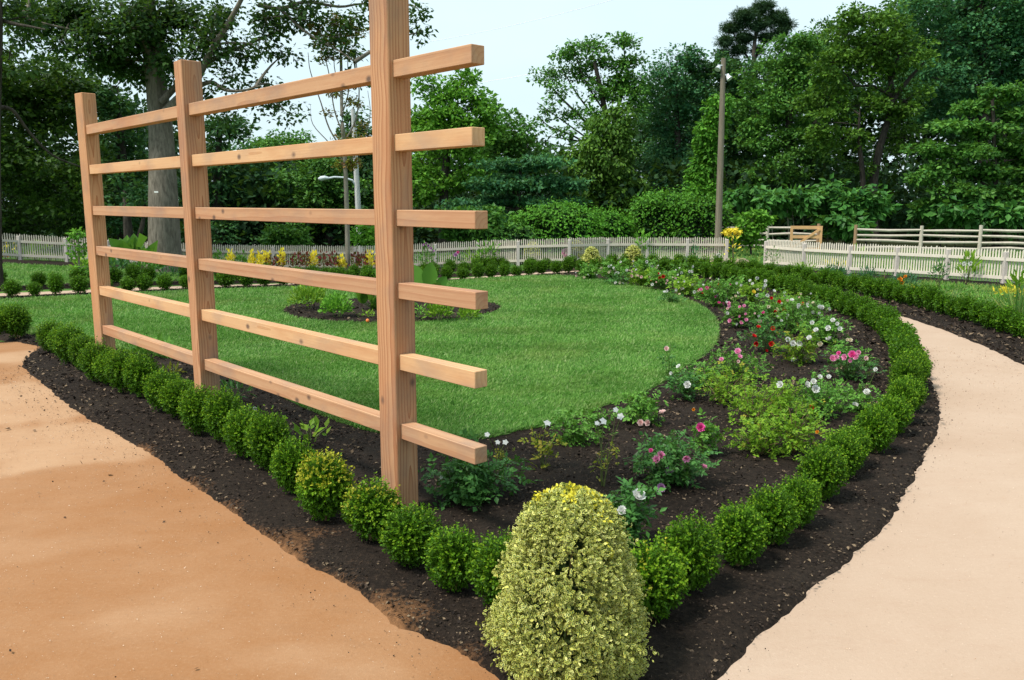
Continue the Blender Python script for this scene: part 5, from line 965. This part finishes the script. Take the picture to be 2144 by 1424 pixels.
PINE = [(1597, 14, 26, 10), (1560, 34, 30, 12), (1622, 36, 28, 11), (1535, 58, 24, 11), (1590, 52, 30, 10), (1645, 50, 14, 8), (1520, 86, 18, 9), (1556, 80, 26, 9), (1604, 78, 20, 8), (1636, 66, 18, 8), (1512, 112, 16, 7), (1548, 104, 20, 8), (1585, 104, 16, 7, .7), (1530, 128, 16, 7)]
tree('dark tufted pine standing above the wood beside the lamp pole', 52, PINE, [(1592, 520), (1588, 300), (1578, 130), (1585, 60), (1597, 20)], .15, 'tpine', per=80, dens=2.6, cr=.27, ll=.2, asp=.16, name='pine_tree', flat=.95, shell=.1, limbs=[(.1, .09, [(1580, 140), (1555, 105), (1535, 70)]), (.1, .08, [(1580, 125), (1605, 85), (1635, 55)]), (-.1, .07, [(1578, 160), (1545, 135), (1515, 118)])], **A)
tree('dark evergreen mass directly behind the lamp pole top', 50, [(1500, 145, 40, 30), (1560, 150, 50, 30), (1530, 195, 60, 40), (1545, 250, 60, 50), (1520, 310, 60, 50), (1560, 370, 60, 50)], [(1540, 520), (1540, 350), (1540, 180)], .26, 'tdark', dens=1.1, cr=.65, ll=.215, **A)
tree('dense mid green tree right of the pine', 46, [(1640, 112, 50, 32), (1690, 95, 44, 28), (1615, 165, 66, 40), (1690, 160, 56, 40), (1590, 230, 70, 44), (1670, 225, 70, 46), (1610, 295, 60, 40), (1690, 295, 60, 40), (1640, 350, 70, 36)], [(1650, 520), (1650, 350), (1655, 180)], .3, 'tmid', dens=1., cr=.68, ll=.205, flat=.45, **A)
tree('large olive tree with a dark forked trunk in front of the wood', 42, [(1815, 32, 56, 26), (1865, 32, 38, 22), (1775, 72, 46, 30), (1830, 92, 56, 36), (1745, 130, 40, 34), (1790, 150, 60, 36), (1885, 110, 56, 50), (1730, 205, 56, 36), (1800, 220, 56, 30), (1895, 210, 50, 40), (1760, 290, 56, 26), (1700, 260, 46, 30), (1900, 290, 56, 30), (1790, 340, 50, 20, .6)], [(1828, 525), (1828, 395), (1842, 310), (1868, 210), (1855, 120)], .22, 'tolive', dens=.85, cr=.62, ll=.20, flat=.45, limbs=[(-.1, .16, [(1862, 220), (1900, 170), (1935, 130)]), (-.1, .11, [(1866, 200), (1830, 182), (1790, 180)]), (-.2, .17, [(1812, 520), (1806, 370), (1798, 290), (1800, 240)]), (.1, .1, [(1860, 190), (1880, 120), (1885, 60)])], **A)
tree('towering blue-green tree at the right edge', 48, [(1945, 14, 56, 40), (2015, -20, 70, 60), (2110, -10, 80, 80), (1985, 85, 66, 44), (2060, 90, 66, 50), (2140, 110, 60, 60), (1960, 165, 60, 44), (2040, 180, 70, 44), (2130, 220, 70, 50), (1985, 245, 60, 40), (2220, 60, 100, 140)], [(2062, 520), (2060, 300), (2056, 60), (2050, -60)], .34, 'tblue', dens=.85, cr=.72, ll=.23, limbs=[(.1, .14, [(2110, 520), (2100, 200), (2095, 40)])], **A)
R4 = [(2110, 192, 50, 16), (2045, 225, 54, 14), (2130, 240, 50, 16), (1990, 265, 50, 13), (2070, 270, 60, 16), (1950, 312, 44, 12), (2030, 315, 66, 16), (2120, 310, 60, 18), (1985, 355, 56, 14), (2070, 360, 70, 18), (1930, 372, 40, 12), (2020, 400, 66, 16), (2110, 405, 60, 20), (1950, 425, 40, 14), (2180, 330, 60, 80)]
tree('bright maple-like tree with layered branches at the right edge', 36, R4, [(2085, 530), (2085, 420), (2078, 210)], .15, 'tmid', dens=1.7, cr=.55, ll=.2, asp=.7, flat=.38, shell=.1, limbs=[(.2, .06, [(2082, 400), (2020, 360), (1950, 320)]), (.2, .05, [(2080, 330), (2020, 270), (1980, 262)])], **A)
tg_ = W(327, 402, 26.1); b = MB(); b.box((0, 0, 0), (.12, .012, .05)); tag(link('trunk_tag', b.mesh('trunk_tag', plain('white_tag', (.75, .75, .73))), None, tg_), 'small white tag fixed to the massive oak trunk', 'tag')
tree('leafy tree filling the skyline between the pine and the forked trunk', 55, [(1700, 100, 50, 30), (1745, 75, 46, 30), (1660, 130, 60, 40), (1720, 150, 80, 50), (1780, 90, 60, 40), (1700, 220, 90, 60), (1780, 200, 90, 60), (1730, 320, 90, 60)], [(1725, 520), (1725, 350), (1728, 130)], .3, 'tdark', dens=1., cr=.8, ll=.215, **A)
tree('tall dark tree closing the skyline left of the towering right edge tree', 56, [(1905, 20, 50, 36), (1945, -20, 70, 40), (1900, 90, 70, 50), (1960, 60, 70, 50), (1940, 160, 90, 60), (1880, 200, 70, 60), (2000, 150, 90, 80), (1950, 280, 110, 70)], [(1940, 520), (1940, 350), (1935, 60)], .34, 'tdark', dens=1., cr=.85, ll=.23, **A)
tree('very tall shadowed tree behind the right edge of the photo', 57, [(2060, -60, 90, 50), (2140, -40, 90, 60), (2090, 40, 90, 70), (2170, 100, 90, 80), (2060, 130, 80, 60), (2120, 220, 110, 80), (2100, 330, 120, 70)], [(2120, 520), (2118, 350), (2110, 20)], .36, 'tdark', dens=1., cr=.9, ll=.25, **A)
tree('dark tree between the open-crowned tree and the lamp pole', 56, [(1360, 200, 50, 40), (1350, 270, 60, 50), (1450, 190, 60, 40), (1480, 240, 60, 50), (1420, 330, 110, 60)], [(1400, 520), (1400, 400), (1400, 220)], .3, 'tdark', dens=.9, cr=.8, ll=.215, **A)
# young sparse tree on the lawn, seen through the trellis
YT = [(700, 45, 34, 22, .6), (735, 60, 30, 20, .6), (680, 90, 28, 20, .5), (715, 80, 34, 20, .6), (690, 120, 30, 16, .5), (735, 115, 24, 16, .5), (705, 190, 30, 14, .7), (745, 215, 26, 12, .6), (690, 235, 20, 10, .4), (720, 300, 26, 14, 1.2), (750, 290, 20, 14, .7), (735, 340, 20, 12, 1.6), (712, 345, 14, 8, 1.6), (755, 260, 14, 12, .6), (665, 60, 20, 20, .4)]
M['youngleaf'] = leafmat('yellowing_young_leaf', [(.12, .20, .03), (.26, .26, .03), (.34, .20, .05), (.20, .10, .05)], .35, .5, 2., .3)
yb = G(728, 575)
tree('slender young tree with sparse yellowing leaves on the lawn beyond the path', float(yb[1]), YT, [(728, 575), (727, 470), (722, 330), (716, 240), (714, 120), (712, 60)], .075, 'youngleaf', per=9, dens=1.5, cr=.18, ll=.125, asp=.5, bark='barkyoung', name='young_tree', group=None, flat=.8, shell=.1,
     limbs=[(.05, .03, [(721, 320), (690, 270), (672, 215), (650, 150), (645, 110)]), (.05, .03, [(720, 300), (745, 250), (752, 190), (745, 120), (748, 70)]), (-.05, .025, [(718, 280), (700, 230), (690, 160), (676, 100), (668, 40)]), (.05, .025, [(716, 240), (730, 190), (728, 120), (735, 60)]), (.0, .022, [(722, 340), (690, 300), (655, 260), (650, 220)]), (0, .022, [(723, 350), (760, 300), (775, 240), (770, 190)]), (0, .018, [(715, 200), (700, 140), (700, 70), (695, 20)])])
# smaller growth by the fence
tree('small pale shrub-like tree left of the left post, before the picket fence', 20.2, [(165, 490, 24, 12), (150, 505, 16, 10, .6), (178, 520, 16, 14, .7), (160, 530, 16, 12, .7), (170, 560, 26, 16, .6)], [(166, 590), (165, 540), (163, 490)], .03, 'tbright', per=20, dens=1., cr=.2, ll=.1, bark='barkyoung', name='small_tree', group=None, shell=.1)
tree('bushy green shrub behind the far picket fence between the posts', 31, [(600, 490, 30, 18), (580, 505, 26, 16), (620, 508, 30, 18)], [(600, 540), (600, 515), (600, 495)], .06, 'tmid', cr=.4, ll=.2, dens=1.4, name='shrub', group=None, cat='shrub')
tree('pale leafy shrub behind the fence left of the near post', 31, [(765, 490, 22, 26), (785, 505, 22, 20)], [(770, 545), (770, 520), (768, 495)], .05, 'tbright', cr=.4, ll=.2, dens=1.3, name='shrub', group=None, cat='shrub')
tree('light green shrub behind the fence just right of the near post', 32, [(930, 455, 40, 20, .7), (1010, 450, 36, 18), (1035, 470, 40, 24), (980, 490, 50, 24)], [(990, 545), (990, 510), (1000, 460)], .07, 'tmid', cr=.45, ll=.22, dens=1.3, name='shrub', group=None, cat='shrub')
tree('yellowish sapling behind the fence gap right of the lamp pole', 31.5, [(1570, 470, 26, 20, .8), (1590, 455, 20, 14, .6), (1560, 495, 26, 16, .8)], [(1572, 545), (1572, 500), (1575, 460)], .04, 'tbright', cr=.35, ll=.2, dens=1.2, name='sapling', group=None)
tree('drooping yellow bush beside the foot of the lamp pole', 28.5, [(1533, 481, 16, 4), (1521, 488, 7, 4), (1547, 487, 7, 4)], [(1535, 560), (1535, 520), (1534, 486)], .03, 'yellowfol', cr=.09, ll=.12, dens=.5, per=18, droop=.8, sp=.3, name='yellow_bush', group=None, cat='shrub')
def mound(label, Y, px, py, rx, ry, mat='vine', n=2600, ll=.12, name='vine_mound', group='vine-covered mounds behind the picket fence'):
    s = Y / F; ax, az = rx * s, ry * s * 1.0; C = W(px, py, Y); z0 = -.1; base = np.array([C[0], Y, z0]); hz = C[2] - z0; o = empty(name, base, label, 'shrub', group)
    u = bush_dirs(n, -.15); lump = .9 + .36 * (fbm(u[:, 0] * 2 + px, u[:, 2] * 2.4 + u[:, 1] * 1.3, 2.2, 4, 77) - .5) * 2
    P = u * lump[:, None] * (ax, ax * .8, az + .0); P[:, 2] += hz; P[:, 2] = np.where(u[:, 2] < .25, hz + P[:, 2] * 0 + az * lump * np.clip(u[:, 2], 0, 1) - rng.random(n) * (hz + .1) * (u[:, 2] < .25), P[:, 2])
    P += rng.normal(size=(n, 3)) * .16; f = MB(); L = ll * (.5 + .8 * rng.random(n)); D = unit(u * (1, 1, .2) + rng.normal(size=(n, 3)) * .6 + (0, 0, -.5)); f.leaves(P, D, unit(u + rng.normal(size=(n, 3)) * .5 + (0, 0, .7)), L, L * .75, .15)
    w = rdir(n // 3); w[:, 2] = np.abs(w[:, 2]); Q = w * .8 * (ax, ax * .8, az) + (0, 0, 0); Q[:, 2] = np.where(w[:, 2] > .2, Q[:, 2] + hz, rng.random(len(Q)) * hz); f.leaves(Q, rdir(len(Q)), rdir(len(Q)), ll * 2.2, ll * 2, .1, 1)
    link('foliage', f.mesh('foliage', [M[mat], M['wood_fill']]), o)  # inner leaves take the shade-darkened woodland leaf
    st = MB()
    for k in range(8):
        a = rng.random() * 6.28; q = np.array([ax * .6 * math.cos(a), ax * .5 * math.sin(a), hz * .9]); st.tube(bez(np.array([q[0] * .8, q[1] * .8, 0.]), q * (.9, .9, .7), q), [.03] * 6, 5)
    link('stems', st.mesh('stems', M['barkdark']), o)
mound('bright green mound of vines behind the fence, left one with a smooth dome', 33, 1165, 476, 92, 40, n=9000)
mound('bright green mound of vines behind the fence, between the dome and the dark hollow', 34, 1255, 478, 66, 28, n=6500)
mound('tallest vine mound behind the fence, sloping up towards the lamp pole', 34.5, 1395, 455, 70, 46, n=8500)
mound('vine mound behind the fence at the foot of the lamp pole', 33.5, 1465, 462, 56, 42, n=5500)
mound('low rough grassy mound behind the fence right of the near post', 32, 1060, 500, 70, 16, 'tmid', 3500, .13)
for i, (px, py, rx, ry, Y, lb) in enumerate(((1570, 412, 60, 24, 37, 'broad-leaved thicket of drooping leaves just right of the lamp pole'), (1650, 418, 60, 28, 36, 'broad-leaved thicket on thin pale stems behind the orange gate'), (1730, 412, 60, 32, 36.5, 'broad-leaved thicket left of the forked trunk'), (1810, 425, 60, 36, 35.5, 'broad-leaved thicket in front of the forked trunk'), (1765, 470, 60, 22, 34.8, 'low broad-leaved clump behind the split rail fence start'), (1965, 440, 60, 30, 36, 'broad-leaved thicket behind the split rail fence, right of the dark hollow'), (2050, 440, 66, 34, 35, 'broad-leaved thicket behind the middle of the split rail fence'), (2130, 455, 60, 34, 34.5, 'broad-leaved thicket at the right edge behind the split rail fence'), (2230, 440, 80, 40, 35, 'broad-leaved thicket beyond the right edge'))):
    tree(lb, Y, [(px - rx * .5, py, rx * .55, ry * .6), (px + rx * .45, py + 4, rx * .55, ry * .6), (px, py - ry * .45, rx * .55, ry * .5), (px + rx * .1, py + ry * .6, rx * .6, ry * .5, .8)], [(px + 4, 535), (px, 470), (px - 3, py)], .035, 'sumac', per=22, dens=1.5, cr=.45, ll=.34, asp=.6, bark='barkyoung' if i == 1 else 'barkdark', name='broadleaf_shrub', group='broad-leaved thickets at the wood edge', cat='shrub', flat=.5, droop=.55, shell=.2, limbs=[(0, .022, [(px - 30, 535), (px - 34, 470), (px - 40, py + 6)]), (0, .02, [(px + 36, 535), (px + 32, 475), (px + 30, py + 6)]), (0, .02, [(px + 18, 535), (px + 12, 475), (px + 8, py + 6)])])
# the wood itself, closing the view behind the single trees
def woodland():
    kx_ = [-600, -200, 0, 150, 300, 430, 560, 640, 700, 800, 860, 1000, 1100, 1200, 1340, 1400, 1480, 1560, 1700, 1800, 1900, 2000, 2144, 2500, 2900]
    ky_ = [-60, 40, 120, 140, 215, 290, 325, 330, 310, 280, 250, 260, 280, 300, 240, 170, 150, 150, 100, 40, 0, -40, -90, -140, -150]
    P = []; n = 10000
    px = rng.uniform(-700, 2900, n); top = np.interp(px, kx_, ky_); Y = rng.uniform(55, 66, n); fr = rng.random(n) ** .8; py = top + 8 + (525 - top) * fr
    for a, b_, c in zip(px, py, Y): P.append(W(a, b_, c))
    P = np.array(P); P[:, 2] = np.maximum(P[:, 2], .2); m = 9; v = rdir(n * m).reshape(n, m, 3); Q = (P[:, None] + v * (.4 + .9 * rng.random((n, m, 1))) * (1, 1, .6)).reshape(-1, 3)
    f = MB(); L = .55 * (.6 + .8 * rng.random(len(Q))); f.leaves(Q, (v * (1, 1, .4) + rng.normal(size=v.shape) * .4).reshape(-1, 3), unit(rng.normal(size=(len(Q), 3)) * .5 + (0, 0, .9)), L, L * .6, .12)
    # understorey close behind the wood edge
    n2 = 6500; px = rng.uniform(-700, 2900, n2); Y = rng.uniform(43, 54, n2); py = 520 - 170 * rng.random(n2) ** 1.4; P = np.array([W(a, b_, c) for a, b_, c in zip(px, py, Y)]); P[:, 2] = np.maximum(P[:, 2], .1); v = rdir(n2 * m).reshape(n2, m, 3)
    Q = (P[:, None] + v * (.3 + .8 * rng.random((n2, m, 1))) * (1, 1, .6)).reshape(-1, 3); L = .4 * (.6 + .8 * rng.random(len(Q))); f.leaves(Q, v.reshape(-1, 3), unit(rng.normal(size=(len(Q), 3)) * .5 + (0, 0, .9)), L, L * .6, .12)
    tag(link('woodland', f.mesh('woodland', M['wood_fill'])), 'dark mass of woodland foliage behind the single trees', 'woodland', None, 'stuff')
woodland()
